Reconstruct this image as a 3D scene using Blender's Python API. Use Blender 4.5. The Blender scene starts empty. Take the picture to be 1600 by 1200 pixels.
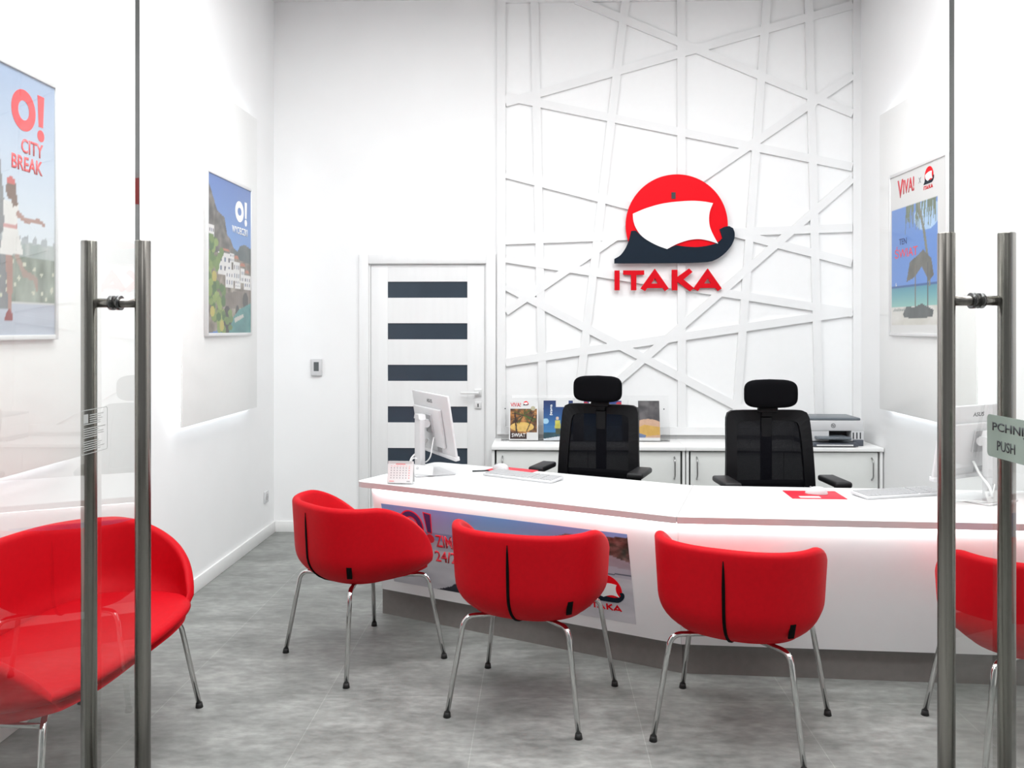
import bpy, bmesh, math, random
import numpy as np
from mathutils import Vector, Matrix, Euler
PI = math.pi
scene = bpy.context.scene
COL = scene.collection
R = math.radians

# ------------------------------------------------------------------ camera
cam_data = bpy.data.cameras.new('camera')
cam = bpy.data.objects.new('camera', cam_data); COL.objects.link(cam)
cam.location = (0, 0, 1.545)
cam.rotation_euler = (R(90), 0, R(1.938))
cam_data.sensor_width = 36; cam_data.lens = 29.925
cam_data.shift_y = -87 / 1600
cam_data.clip_start = 0.02
scene.camera = cam

# ------------------------------------------------------------------ world, lights, exposure
scene.view_settings.view_transform = 'Standard'
scene.view_settings.look = 'None'
scene.view_settings.exposure = -0.98
scene.view_settings.gamma = 1
scene.view_settings.use_curve_mapping = False
world = bpy.data.worlds.new('world'); scene.world = world
world.use_nodes = True
bg = world.node_tree.nodes['Background']
bg.inputs[0].default_value = (0.95, 0.98, 1.0, 1); bg.inputs[1].default_value = 0.62

def area(name, loc, size, power, rot=(0, 0, 0), col=(0.975, 0.995, 1.0), sy=None):
    l = bpy.data.lights.new(name, 'AREA'); l.energy = power; l.color = col
    l.shape = 'RECTANGLE'; l.size = size; l.size_y = sy or size
    o = bpy.data.objects.new(name, l); o.location = loc; o.rotation_euler = rot
    COL.objects.link(o); return o
LP = 80
for lx in (-0.8, 1.15):
    for ly in (1.2, 2.7, 4.2):
        area('ceiling_lamp', (lx, ly, 3.93), 1.1, LP)
area('front_fill', (0.2, -1.2, 3.9), 1.4, 25)  # added front fill from behind the camera, no lamp known there

# ------------------------------------------------------------------ node materials
MATS = {}
def nmat(name, col, rough=0.5, metal=0.0, noise=0.0, nscale=20.0, bump=0.0, bscale=80.0, coat=0.0,
         coat_rough=0.03, spec=0.5, emit=None, estr=0.0, sheen=0.0, stretch=None):
    m = bpy.data.materials.new(name); m.use_nodes = True
    nt = m.node_tree; b = nt.nodes['Principled BSDF']
    b.inputs['Base Color'].default_value = (*col, 1)
    b.inputs['Roughness'].default_value = rough; b.inputs['Metallic'].default_value = metal
    b.inputs['Coat Weight'].default_value = coat; b.inputs['Coat Roughness'].default_value = coat_rough
    b.inputs['Specular IOR Level'].default_value = spec
    if sheen: b.inputs['Sheen Weight'].default_value = sheen
    tc = nt.nodes.new('ShaderNodeTexCoord')
    mp = nt.nodes.new('ShaderNodeMapping'); nt.links.new(tc.outputs['Object'], mp.inputs['Vector'])
    if stretch: mp.inputs['Scale'].default_value = stretch
    if noise:
        n = nt.nodes.new('ShaderNodeTexNoise'); n.inputs['Scale'].default_value = nscale
        n.inputs['Detail'].default_value = 4
        nt.links.new(mp.outputs['Vector'], n.inputs['Vector'])
        r = nt.nodes.new('ShaderNodeValToRGB')
        r.color_ramp.elements[0].position = 0.3; r.color_ramp.elements[1].position = 0.7
        r.color_ramp.elements[0].color = (*[max(0, c * (1 - noise)) for c in col], 1)
        r.color_ramp.elements[1].color = (*[min(1, c * (1 + noise)) for c in col], 1)
        nt.links.new(n.outputs['Fac'], r.inputs['Fac']); nt.links.new(r.outputs['Color'], b.inputs['Base Color'])
    if bump:
        n2 = nt.nodes.new('ShaderNodeTexNoise'); n2.inputs['Scale'].default_value = bscale
        nt.links.new(mp.outputs['Vector'], n2.inputs['Vector'])
        bp = nt.nodes.new('ShaderNodeBump'); bp.inputs['Strength'].default_value = bump
        bp.inputs['Distance'].default_value = 0.002
        nt.links.new(n2.outputs['Fac'], bp.inputs['Height']); nt.links.new(bp.outputs['Normal'], b.inputs['Normal'])
    if emit:
        b.inputs['Emission Color'].default_value = (*emit, 1); b.inputs['Emission Strength'].default_value = estr
    MATS[name] = m
    return m

def glass_mat(name, tint, refl=1.0, ior=1.5):
    m = bpy.data.materials.new(name); m.use_nodes = True
    nt = m.node_tree; nt.nodes.clear()
    out = nt.nodes.new('ShaderNodeOutputMaterial')
    tr = nt.nodes.new('ShaderNodeBsdfTransparent'); tr.inputs[0].default_value = (*tint, 1)
    gl = nt.nodes.new('ShaderNodeBsdfGlossy'); gl.inputs['Roughness'].default_value = 0.0
    gl.inputs[0].default_value = (refl, refl, refl, 1)
    fr = nt.nodes.new('ShaderNodeFresnel'); fr.inputs['IOR'].default_value = ior
    geo = nt.nodes.new('ShaderNodeNewGeometry')
    inv = nt.nodes.new('ShaderNodeMath'); inv.operation = 'SUBTRACT'; inv.inputs[0].default_value = 1
    nt.links.new(geo.outputs['Backfacing'], inv.inputs[1])
    mul = nt.nodes.new('ShaderNodeMath'); mul.operation = 'MULTIPLY'; mul.use_clamp = True
    nt.links.new(fr.outputs[0], mul.inputs[0]); nt.links.new(inv.outputs[0], mul.inputs[1])
    mul2 = nt.nodes.new('ShaderNodeMath'); mul2.operation = 'MULTIPLY'; mul2.use_clamp = True
    mul2.inputs[1].default_value = 1.6
    nt.links.new(mul.outputs[0], mul2.inputs[0])
    mx = nt.nodes.new('ShaderNodeMixShader')
    nt.links.new(mul2.outputs[0], mx.inputs[0]); nt.links.new(tr.outputs[0], mx.inputs[1])
    nt.links.new(gl.outputs[0], mx.inputs[2]); nt.links.new(mx.outputs[0], out.inputs[0])
    return m

WALL = nmat('wall_paint', (0.86, 0.86, 0.86), 0.7, noise=0.012, nscale=3, bump=0.05, bscale=250)
CEIL = nmat('ceiling_paint', (0.75, 0.75, 0.75), 0.8, noise=0.01, nscale=5)
BASE = nmat('baseboard_white', (0.86, 0.86, 0.85), 0.35, noise=0.01)
BACKP = nmat('lattice_backing_white', (0.86, 0.86, 0.86), 0.6, noise=0.006)
LATT = nmat('lattice_white', (0.79, 0.79, 0.79), 0.55, noise=0.01, nscale=6)
DOORW = nmat('door_white', (0.80, 0.80, 0.80), 0.45, noise=0.015, nscale=4, stretch=(6, 6, 0.6))
DGLASS = nmat('dark_satin_glass', (0.035, 0.05, 0.07), 0.25, noise=0.1, nscale=3)
PANEL = nmat('acrylic_panel', (0.89, 0.89, 0.875), 0.3, coat=0.4, coat_rough=0.01, noise=0.005)
LED = nmat('led_strip_light', (1, 1, 1), 0.5, emit=(0.88, 0.94, 1.0), estr=14)
LEDD = nmat('desk_led_light', (1, 1, 1), 0.5, emit=(0.95, 1.0, 1.0), estr=70)
FRAMEW = nmat('frame_silver_white', (0.72, 0.72, 0.72), 0.3, metal=0.25, noise=0.01)
RED = nmat('red_fabric', (0.50, 0.0005, 0.007), 0.6, noise=0.05, nscale=60, bump=0.15, bscale=600, spec=0.15)
BLACKF = nmat('black_zip', (0.002, 0.002, 0.002), 0.8, noise=0.1, spec=0.1)
CHROME = nmat('chrome', (0.62, 0.62, 0.61), 0.08, metal=1.0, noise=0.02)
RUBBER = nmat('black_rubber', (0.01, 0.01, 0.01), 0.6, noise=0.1)
STEEL = nmat('brushed_steel_dark_reflection', (0.26, 0.245, 0.225), 0.24, metal=1.0, noise=0.35, nscale=60, stretch=(1, 1, 0.01), bump=0.2, bscale=90)  # brushed grain; the dark mall's reflection is put into the base colour
CLAMP = nmat('dark_steel_fitting', (0.12, 0.12, 0.12), 0.2, metal=1.0, noise=0.05)
LAM = nmat('white_laminate', (0.79, 0.79, 0.79), 0.3, noise=0.006, nscale=10)
LAME = nmat('laminate_edge', (0.52, 0.47, 0.47), 0.4, noise=0.02)
FACEM = nmat('desk_front_white', (0.86, 0.86, 0.87), 0.22, noise=0.006, coat=0.25)
PLINTH = nmat('grey_plinth', (0.20, 0.185, 0.175), 0.45, noise=0.05, nscale=30)
CABM = nmat('cabinet_white', (0.84, 0.84, 0.83), 0.4, noise=0.008)
CABD = nmat('cabinet_door_grey', (0.70, 0.71, 0.69), 0.4, noise=0.008)
DARKG = nmat('gap_shade_black', (0.02, 0.02, 0.02), 0.6, noise=0.05)  # near-black tone painted in for the shade of gaps and openings
SATIN = nmat('satin_nickel', (0.45, 0.45, 0.45), 0.28, metal=1.0, noise=0.02)
BLK = nmat('black_plastic', (0.003, 0.003, 0.004), 0.5, noise=0.1, spec=0.2)
BLKG = nmat('armrest_rubber', (0.012, 0.012, 0.013), 0.45, spec=0.3, noise=0.08, nscale=50)
BLKF = nmat('black_cloth', (0.002, 0.002, 0.003), 0.9, spec=0.1, noise=0.1, nscale=200, bump=0.3, bscale=900)
WPL = nmat('white_plastic', (0.62, 0.62, 0.63), 0.32, noise=0.006)
WPL2 = nmat('white_plastic_keys', (0.44, 0.44, 0.45), 0.4, noise=0.006)
CABLE = nmat('white_cable', (0.80, 0.80, 0.80), 0.4, noise=0.01)
PRDK = nmat('printer_dark', (0.07, 0.08, 0.10), 0.35, noise=0.05)
PRMD = nmat('printer_slate', (0.13, 0.15, 0.17), 0.35, noise=0.04)
PAPER = nmat('paper_white', (0.68, 0.68, 0.68), 0.6, noise=0.008)
LOGR = nmat('sign_red', (0.78, 0.0, 0.008), 0.5, noise=0.01, spec=0.15)
LOGRS = nmat('letter_red', (0.62, 0.0, 0.008), 0.5, noise=0.01, spec=0.15)
LOGW = nmat('sign_white', (0.86, 0.86, 0.86), 0.35, noise=0.006)
LOGN = nmat('sign_navy', (0.006, 0.014, 0.026), 0.5, noise=0.04, spec=0.15)
INKR = nmat('ink_red', (0.82, 0.05, 0.06), 0.3, noise=0.01, coat=0.2)
INKDR = nmat('ink_deep_red', (0.62, 0.012, 0.03), 0.3, noise=0.01, coat=0.2)
INKW = nmat('ink_white', (0.88, 0.88, 0.88), 0.3, noise=0.01, coat=0.2)
INKK = nmat('ink_black', (0.02, 0.025, 0.03), 0.35, noise=0.02)
INKB = nmat('ink_blue', (0.02, 0.03, 0.12), 0.35, noise=0.02)
INKG = nmat('ink_grey', (0.30, 0.30, 0.31), 0.4, noise=0.02)
INKP = nmat('ink_pale_red', (0.75, 0.25, 0.25), 0.4, noise=0.02)
MATR = nmat('mouse_mat_red', (0.68, 0.012, 0.035), 0.5, noise=0.03)
GLASS = glass_mat('clear_glass', (0.965, 0.975, 0.965))
GEDGE = nmat('glass_edge_dark', (0.05, 0.055, 0.052), 0.6, noise=0.05)
ACRY = glass_mat('clear_acrylic', (0.995, 0.995, 0.995), ior=1.45)
ACRE = nmat('acrylic_edge', (0.72, 0.74, 0.74), 0.2, noise=0.02)
FROST = nmat('frosted_green_film', (0.27, 0.33, 0.285), 0.35, noise=0.06, nscale=14, coat=0.3)
LCD = nmat('lcd_grey', (0.10, 0.11, 0.115), 0.25, noise=0.1)
SCREEN = nmat('dark_screen', (0.012, 0.012, 0.014), 0.12, noise=0.02)
HAND_W = nmat('door_handle_satin', (0.80, 0.80, 0.80), 0.3, metal=0.3, noise=0.02)

# mesh fabric of the office chairs: fine woven net, half see-through
def net_mat():
    m = bpy.data.materials.new('black_net'); m.use_nodes = True
    nt = m.node_tree; b = nt.nodes['Principled BSDF']
    b.inputs['Base Color'].default_value = (0.002, 0.002, 0.004, 1); b.inputs['Roughness'].default_value = 0.8; b.inputs['Specular IOR Level'].default_value = 0.1
    tc = nt.nodes.new('ShaderNodeTexCoord')
    w = nt.nodes.new('ShaderNodeTexNoise'); w.inputs['Scale'].default_value = 600
    nt.links.new(tc.outputs['Object'], w.inputs['Vector'])
    r = nt.nodes.new('ShaderNodeMapRange'); r.inputs[1].default_value = 0.3; r.inputs[2].default_value = 0.7
    r.inputs[3].default_value = 0.965; r.inputs[4].default_value = 1.0
    nt.links.new(w.outputs['Fac'], r.inputs[0]); nt.links.new(r.outputs[0], b.inputs['Alpha'])
    return m
NET = net_mat()

# floor: grey cement-look tiles
def floor_mat():
    m = bpy.data.materials.new('cement_tiles'); m.use_nodes = True
    nt = m.node_tree; b = nt.nodes['Principled BSDF']
    tc = nt.nodes.new('ShaderNodeTexCoord')
    mp = nt.nodes.new('ShaderNodeMapping'); nt.links.new(tc.outputs['Object'], mp.inputs['Vector'])
    mp.inputs['Location'].default_value = (0.256 + 6.45, -3.555 + 6.3, 0)
    br = nt.nodes.new('ShaderNodeTexBrick')
    br.offset = 0; br.inputs['Scale'].default_value = 1
    br.inputs['Brick Width'].default_value = 0.645; br.inputs['Row Height'].default_value = 0.63
    br.inputs['Mortar Size'].default_value = 0.0016; br.inputs['Mortar Smooth'].default_value = 0.3
    br.inputs['Color1'].default_value = (0.94, 0.94, 0.94, 1); br.inputs['Color2'].default_value = (1.06, 1.06, 1.06, 1)
    br.inputs['Mortar'].default_value = (1.35, 1.35, 1.34, 1)
    nt.links.new(mp.outputs['Vector'], br.inputs['Vector'])
    n1 = nt.nodes.new('ShaderNodeTexNoise'); n1.inputs['Scale'].default_value = 2.6; n1.inputs['Detail'].default_value = 7
    n1.inputs['Roughness'].default_value = 0.62
    mp2 = nt.nodes.new('ShaderNodeMapping'); mp2.inputs['Scale'].default_value = (1.0, 2.0, 1)
    nt.links.new(tc.outputs['Object'], mp2.inputs['Vector']); nt.links.new(mp2.outputs['Vector'], n1.inputs['Vector'])
    n2 = nt.nodes.new('ShaderNodeTexNoise'); n2.inputs['Scale'].default_value = 16; n2.inputs['Detail'].default_value = 8
    nt.links.new(mp2.outputs['Vector'], n2.inputs['Vector'])
    r = nt.nodes.new('ShaderNodeValToRGB')
    r.color_ramp.elements[0].position = 0.32; r.color_ramp.elements[0].color = (0.150, 0.156, 0.147, 1)
    r.color_ramp.elements[1].position = 0.68; r.color_ramp.elements[1].color = (0.300, 0.308, 0.294, 1)
    nt.links.new(n1.outputs['Fac'], r.inputs['Fac'])
    r2 = nt.nodes.new('ShaderNodeMapRange'); r2.inputs[1].default_value = 0.35; r2.inputs[2].default_value = 0.65
    r2.inputs[3].default_value = 0.82; r2.inputs[4].default_value = 1.18
    nt.links.new(n2.outputs['Fac'], r2.inputs[0])
    m1 = nt.nodes.new('ShaderNodeMix'); m1.data_type = 'RGBA'; m1.blend_type = 'MULTIPLY'; m1.inputs[0].default_value = 1
    nt.links.new(r.outputs['Color'], m1.inputs[6]); nt.links.new(br.outputs['Color'], m1.inputs[7])
    m2 = nt.nodes.new('ShaderNodeVectorMath'); m2.operation = 'SCALE'
    nt.links.new(m1.outputs[2], m2.inputs[0]); nt.links.new(r2.outputs[0], m2.inputs['Scale'])
    nt.links.new(m2.outputs[0], b.inputs['Base Color'])
    rr = nt.nodes.new('ShaderNodeMapRange'); rr.inputs[3].default_value = 0.28; rr.inputs[4].default_value = 0.62
    nt.links.new(n2.outputs['Fac'], rr.inputs[0]); nt.links.new(rr.outputs[0], b.inputs['Roughness'])
    bp = nt.nodes.new('ShaderNodeBump'); bp.inputs['Strength'].default_value = 0.08; bp.inputs['Distance'].default_value = 0.002
    nt.links.new(n2.outputs['Fac'], bp.inputs['Height']); nt.links.new(bp.outputs['Normal'], b.inputs['Normal'])
    return m
FLOORM = floor_mat()

# printed surfaces: colours live in a mesh attribute, varied by a fine procedural grain
def print_mat(name, rough=0.3, coat=0.3):
    m = bpy.data.materials.new(name); m.use_nodes = True
    nt = m.node_tree; b = nt.nodes['Principled BSDF']
    at = nt.nodes.new('ShaderNodeAttribute'); at.attribute_name = 'ink'
    tc = nt.nodes.new('ShaderNodeTexCoord')
    n = nt.nodes.new('ShaderNodeTexNoise'); n.inputs['Scale'].default_value = 900
    nt.links.new(tc.outputs['Object'], n.inputs['Vector'])
    mr = nt.nodes.new('ShaderNodeMapRange'); mr.inputs[3].default_value = 0.72; mr.inputs[4].default_value = 0.82
    nt.links.new(n.outputs['Fac'], mr.inputs[0])
    v = nt.nodes.new('ShaderNodeVectorMath'); v.operation = 'SCALE'
    nt.links.new(at.outputs['Color'], v.inputs[0]); nt.links.new(mr.outputs[0], v.inputs['Scale'])
    nt.links.new(v.outputs[0], b.inputs['Base Color'])
    b.inputs['Roughness'].default_value = rough; b.inputs['Coat Weight'].default_value = coat
    return m
PRINT = print_mat('poster_print'); PRINTG = print_mat('sticker_print', 0.35, 0.2)

# ------------------------------------------------------------------ object helpers
def tag(o, label=None, cat=None, group=None, kind=None):
    if label: o['label'] = label
    if cat: o['category'] = cat
    if group: o['group'] = group
    if kind: o['kind'] = kind
    return o
def thing(name, label, cat, loc=(0, 0, 0), rotz=0.0, group=None, mat=None):
    o = bpy.data.objects.new(name, None); COL.objects.link(o)
    o.empty_display_size = 0.05
    if mat is not None: o.matrix_world = mat
    else: o.location = loc; o.rotation_euler = (0, 0, rotz)
    return tag(o, label, cat, group)
def linkmesh(name, me, parent=None, m=None):
    o = bpy.data.objects.new(name, me); COL.objects.link(o)
    if parent is not None: o.parent = parent
    if m is not None: o.matrix_basis = m
    return o
class MB:
    def __init__(s, *mats): s.bm = bmesh.new(); s.mats = list(mats)
    def _set(s, faces, mi, smooth=False):
        for f in faces: f.material_index = mi; f.smooth = smooth
    def box(s, x0, x1, y0, y1, z0, z1, mi=0, bev=0.0, m=None, seg=2):
        r = bmesh.ops.create_cube(s.bm, size=1)
        vs = r['verts']
        for v in vs:
            v.co = Vector(((x0 + x1) / 2 + v.co.x * (x1 - x0), (y0 + y1) / 2 + v.co.y * (y1 - y0), (z0 + z1) / 2 + v.co.z * (z1 - z0)))
        fs = set(f for v in vs for f in v.link_faces)
        s._set(fs, mi)
        if bev:
            es = set(e for v in vs for e in v.link_edges)
            rb = bmesh.ops.bevel(s.bm, geom=list(es), offset=bev, segments=seg, affect='EDGES', profile=0.5)
            vs = list(set(v for f in rb['faces'] for v in f.verts) | set(v for v in vs if v.is_valid))
            fs = set(f for v in vs for f in v.link_faces); s._set(fs, mi, True)
        if m is not None: bmesh.ops.transform(s.bm, matrix=m, verts=vs)
        return s
    def prism(s, pts, z0, z1, mi=0, m=None, side_mi=None):
        b = [s.bm.verts.new((p[0], p[1], z0)) for p in pts]; t = [s.bm.verts.new((p[0], p[1], z1)) for p in pts]
        n = len(pts); fs = []
        fb = s.bm.faces.new(b[::-1]); ft = s.bm.faces.new(t)
        for i in range(n): fs.append(s.bm.faces.new((b[i], b[(i + 1) % n], t[(i + 1) % n], t[i])))
        s._set([fb, ft], mi); s._set(fs, mi if side_mi is None else side_mi)
        if m is not None: bmesh.ops.transform(s.bm, matrix=m, verts=b + t)
        bmesh.ops.recalc_face_normals(s.bm, faces=fs + [fb, ft])
        tri = [f for f in (fb, ft) if len(f.verts) > 4]
        if tri: bmesh.ops.triangulate(s.bm, faces=tri)
        return s
    def tube(s, pts, r, mi=0, n=14, cap=True):
        pts = [Vector(p) for p in pts]; rad = r if isinstance(r, (list, tuple)) else [r] * len(pts)
        rings = []; up = None
        for i, p in enumerate(pts):
            a = pts[max(i - 1, 0)]; b = pts[min(i + 1, len(pts) - 1)]
            t = (b - a).normalized()
            if up is None:
                up = Vector((0, 0, 1)) if abs(t.z) < 0.9 else Vector((1, 0, 0))
            u = (up - t * up.dot(t)).normalized(); w = t.cross(u); up = u
            rings.append([s.bm.verts.new(p + (u * math.cos(2 * PI * k / n) + w * math.sin(2 * PI * k / n)) * rad[i]) for k in range(n)])
        fs = []
        for i in range(len(rings) - 1):
            for k in range(n):
                fs.append(s.bm.faces.new((rings[i][k], rings[i][(k + 1) % n], rings[i + 1][(k + 1) % n], rings[i + 1][k])))
        s._set(fs, mi, True)
        if cap:
            c1 = s.bm.faces.new(rings[0][::-1]); c2 = s.bm.faces.new(rings[-1]); s._set([c1, c2], mi)
            fs += [c1, c2]
        bmesh.ops.recalc_face_normals(s.bm, faces=fs)
        return s
    def disc(s, c, r, h, axis='Z', mi=0, n=24, r2=None):
        m = {'Z': Matrix.Identity(4), 'X': Matrix.Rotation(PI / 2, 4, 'Y'), 'Y': Matrix.Rotation(-PI / 2, 4, 'X')}[axis]
        q = bmesh.ops.create_cone(s.bm, cap_ends=True, segments=n, radius1=r, radius2=r if r2 is None else r2, depth=h, matrix=Matrix.Translation(c) @ m)
        fs = set(f for v in q['verts'] for f in v.link_faces)
        for f in fs: f.material_index = mi; f.smooth = len(f.verts) == 4
        return s
    def grid(s, P, mi=0, closed_u=False, smooth=True):
        V = [[s.bm.verts.new(p) for p in row] for row in P]; fs = []
        nu = len(V)
        for i in range(nu if closed_u else nu - 1):
            for j in range(len(V[0]) - 1):
                fs.append(s.bm.faces.new((V[i][j], V[(i + 1) % nu][j], V[(i + 1) % nu][j + 1], V[i][j + 1])))
        s._set(fs, mi, smooth); return s
    def build(s, name, parent=None, m=None, merge=0.0):
        if merge: bmesh.ops.remove_doubles(s.bm, verts=s.bm.verts, dist=merge)
        me = bpy.data.meshes.new(name); s.bm.to_mesh(me); s.bm.free()
        for x in s.mats: me.materials.append(x)
        return linkmesh(name, me, parent, m)
def smooth_path(pts, rad=0.03, n=6):
    pts = [Vector(p) for p in pts]; out = [pts[0]]
    for i in range(1, len(pts) - 1):
        p = pts[i]; a = pts[i - 1] - p; b = pts[i + 1] - p
        d = min(rad, a.length * 0.45, b.length * 0.45)
        A = p + a.normalized() * d; B = p + b.normalized() * d
        for k in range(n + 1):
            t = k / n; out.append(A * (1 - t) ** 2 + p * 2 * t * (1 - t) + B * t * t)
    out.append(pts[-1]); return out
def copy_tree(o, parent=None):
    c = o.copy(); COL.objects.link(c)
    if parent is not None: c.parent = parent
    for ch in list(o.children): copy_tree(ch, c)
    return c
WALLROT = {'back': Matrix.Rotation(PI / 2, 4, 'X'),
           'left': Matrix.Rotation(PI / 2, 4, 'Z') @ Matrix.Rotation(PI / 2, 4, 'X'),
           'right': Matrix.Rotation(-PI / 2, 4, 'Z') @ Matrix.Rotation(PI / 2, 4, 'X')}
def onwall(side, x, y, z): return Matrix.Translation((x, y, z)) @ WALLROT[side]

def text(name, s, h, width, mat, parent, x, y, z, bold=0.0, depth=0.0006, space=1.0, rot=0.0, align='LEFT', m=None):
    """lettering in the parent's xy plane; h = cap height, width = total width; x,y = lower left corner"""
    cu = bpy.data.curves.new('lettering', 'FONT'); cu.body = s; cu.size = 1; cu.offset = bold
    cu.extrude = 0.0; cu.space_character = space; cu.resolution_u = 3
    t = bpy.data.objects.new('lettering', cu); COL.objects.link(t)
    bpy.context.view_layer.update()
    me = bpy.data.meshes.new_from_object(t.evaluated_get(bpy.context.evaluated_depsgraph_get()))
    bpy.data.objects.remove(t); bpy.data.curves.remove(cu)
    co = np.array([v.co[:] for v in me.vertices]); mn = co.min(0); mx = co.max(0)
    sx = width / (mx[0] - mn[0]); sy = h / (mx[1] - mn[1])
    bm = bmesh.new(); bm.from_mesh(me); bpy.data.meshes.remove(me)
    for v in bm.verts: v.co = Vector(((v.co.x - mn[0]) * sx, (v.co.y - mn[1]) * sy, 0))
    bmesh.ops.remove_doubles(bm, verts=bm.verts, dist=1e-6)
    ret = bmesh.ops.extrude_face_region(bm, geom=list(bm.faces))
    for g in ret['geom']:
        if isinstance(g, bmesh.types.BMVert): g.co.z += depth
    bmesh.ops.recalc_face_normals(bm, faces=bm.faces)
    me2 = bpy.data.meshes.new(name); bm.to_mesh(me2); bm.free(); me2.materials.append(mat)
    mm = Matrix.Translation((x, y, z)) @ Matrix.Rotation(rot, 4, 'Z')
    if m is not None: mm = m @ mm
    return linkmesh(name, me2, parent, mm)

# ------------------------------------------------------------------ painters for prints (array rows run top to bottom)
rng = np.random.RandomState(4)
def s2l(c):
    c = np.clip(np.asarray(c, float) / 255, 0, 1)
    return np.where(c <= 0.04045, c / 12.92, ((c + 0.055) / 1.055) ** 2.4)
class Paint:
    def __init__(s, w, h, c=(255, 255, 255)):
        s.w, s.h = w, h; s.a = np.ones((h, w, 3)) * np.array(c, float)
        s.X, s.Y = np.meshgrid((np.arange(w) + 0.5) / w, (np.arange(h) + 0.5) / h)
    def mask_poly(s, pts):
        X, Y = s.X, s.Y; ins = np.zeros(X.shape, bool); n = len(pts)
        for i in range(n):
            x1, y1 = pts[i]; x2, y2 = pts[(i + 1) % n]
            if y1 == y2: continue
            c = ((Y < y1) != (Y < y2)) & (X < (x2 - x1) * (Y - y1) / (y2 - y1) + x1)
            ins ^= c
        return ins
    def noise(s, sx, sy, oct=3):
        out = np.zeros((s.h, s.w)); amp = 1; tot = 0
        for o in range(oct):
            gx, gy = int(sx * 2 ** o) + 2, int(sy * 2 ** o) + 2
            g = rng.rand(gy, gx); fx = s.X * (gx - 1.001); fy = s.Y * (gy - 1.001)
            ix, iy = fx.astype(int), fy.astype(int); tx, ty = fx - ix, fy - iy
            v = g[iy, ix] * (1 - tx) * (1 - ty) + g[iy, ix + 1] * tx * (1 - ty) + g[iy + 1, ix] * (1 - tx) * ty + g[iy + 1, ix + 1] * tx * ty
            out += v * amp; tot += amp; amp *= 0.5
        return out / tot
    def fill(s, m, c, var=0, sc=(12, 12), c2=None):
        c = np.array(c, float)
        if c2 is not None:
            t = s.noise(*sc)[..., None]; t = np.clip((t - 0.3) / 0.4, 0, 1); col = c * (1 - t) + np.array(c2, float) * t
        else: col = np.ones_like(s.a) * c
        if var: col = col + (s.noise(*sc)[..., None] - 0.5) * 2 * var
        s.a[m] = col[m]; return s
    def poly(s, pts, c, var=0, sc=(12, 12), c2=None): return s.fill(s.mask_poly(pts), c, var, sc, c2)
    def ell(s, cx, cy, rx, ry, c, var=0, c2=None): return s.fill(((s.X - cx) / rx) ** 2 + ((s.Y - cy) / ry) ** 2 < 1, c, var, c2=c2)
    def vgrad(s, y0, y1, c0, c1, m=None):
        t = np.clip((s.Y - y0) / (y1 - y0), 0, 1)[..., None]; col = np.array(c0, float) * (1 - t) + np.array(c1, float) * t
        mm = (s.Y >= y0) & (s.Y <= y1)
        if m is not None: mm &= m
        s.a[mm] = col[mm]; return s
    def line(s, x0, y0, x1, y1, th, c):
        dx, dy = x1 - x0, y1 - y0; L = math.hypot(dx, dy) + 1e-9; nx, ny = -dy / L * th / 2, dx / L * th / 2
        return s.poly([(x0 + nx, y0 + ny), (x1 + nx, y1 + ny), (x1 - nx, y1 - ny), (x0 - nx, y0 - ny)], c)
    def sheet(s, name, W, H, parent, x=0, y=0, z=0, mat=None, depth=0.002):
        """print sheet, lower-left corner at (x, y), facing +z"""
        w, h = s.w, s.h
        xs = np.linspace(0, W, w); ys = np.linspace(H, 0, h)
        gx, gy = np.meshgrid(xs, ys)
        co = np.stack([gx.ravel(), gy.ravel(), np.full(w * h, depth)], 1)
        idx = np.arange(w * h).reshape(h, w)
        f = np.stack([idx[1:, :-1], idx[1:, 1:], idx[:-1, 1:], idx[:-1, :-1]], -1).reshape(-1, 4)
        verts = [tuple(c) for c in co]; faces = [tuple(int(i) for i in q) for q in f]
        b0 = len(verts); verts += [(0, 0, 0), (W, 0, 0), (W, H, 0), (0, H, 0)]
        c4 = [int(idx[-1, 0]), int(idx[-1, -1]), int(idx[0, -1]), int(idx[0, 0])]
        faces.append((b0 + 3, b0 + 2, b0 + 1, b0))
        edges = [([int(i) for i in idx[-1, :]], 0, 1), ([int(i) for i in idx[::-1, -1]], 1, 2), ([int(i) for i in idx[0, ::-1]], 2, 3), ([int(i) for i in idx[:, 0]], 3, 0)]
        for row, a, bb in edges: faces.append(tuple([b0 + a, b0 + bb] + row[::-1]))
        me = bpy.data.meshes.new(name); me.from_pydata(verts, [], faces)
        at = me.attributes.new('ink', 'FLOAT_COLOR', 'POINT')
        col = np.ones((len(verts), 4)); col[:w * h, :3] = s2l(s.a.reshape(-1, 3)); col[w * h:, :3] = 0.7
        at.data.foreach_set('color', col.ravel().astype(np.float32))
        me.materials.append(mat or PRINT); me.update()
        return linkmesh(name, me, parent, Matrix.Translation((x, y, z)))

# ------------------------------------------------------------------ the room
D, XL, XR, ZC = 6.4, -2.026, 2.364, 4.02
def struct(o): return tag(o, kind='structure')
struct(MB(FLOORM).box(-5, 5, -3.5, D + 0.2, -0.1, 0).build('floor'))
struct(MB(CEIL).box(XL - 0.2, XR + 0.2, -3.5, D + 0.2, ZC, ZC + 0.1).build('ceiling'))
struct(MB(WALL).box(XL - 0.15, XL, 1.0, D + 0.15, 0, ZC).build('wall_left'))
struct(MB(WALL).box(XR, XR + 0.15, 1.0, D + 0.15, 0, ZC).build('wall_right'))
dx0, dx1, dz1 = -1.305, -0.405, 2.045      # door opening
w = MB(WALL)
w.box(XL, dx0, D, D + 0.15, 0, ZC).box(dx1, XR, D, D + 0.15, 0, ZC).box(dx0, dx1, D, D + 0.15, dz1, ZC)
struct(w.build('wall_back'))
struct(MB(BASE).box(XL, XL + 0.014, 1.0, D, 0, 0.085, bev=0.003).build('baseboard_left'))
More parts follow.
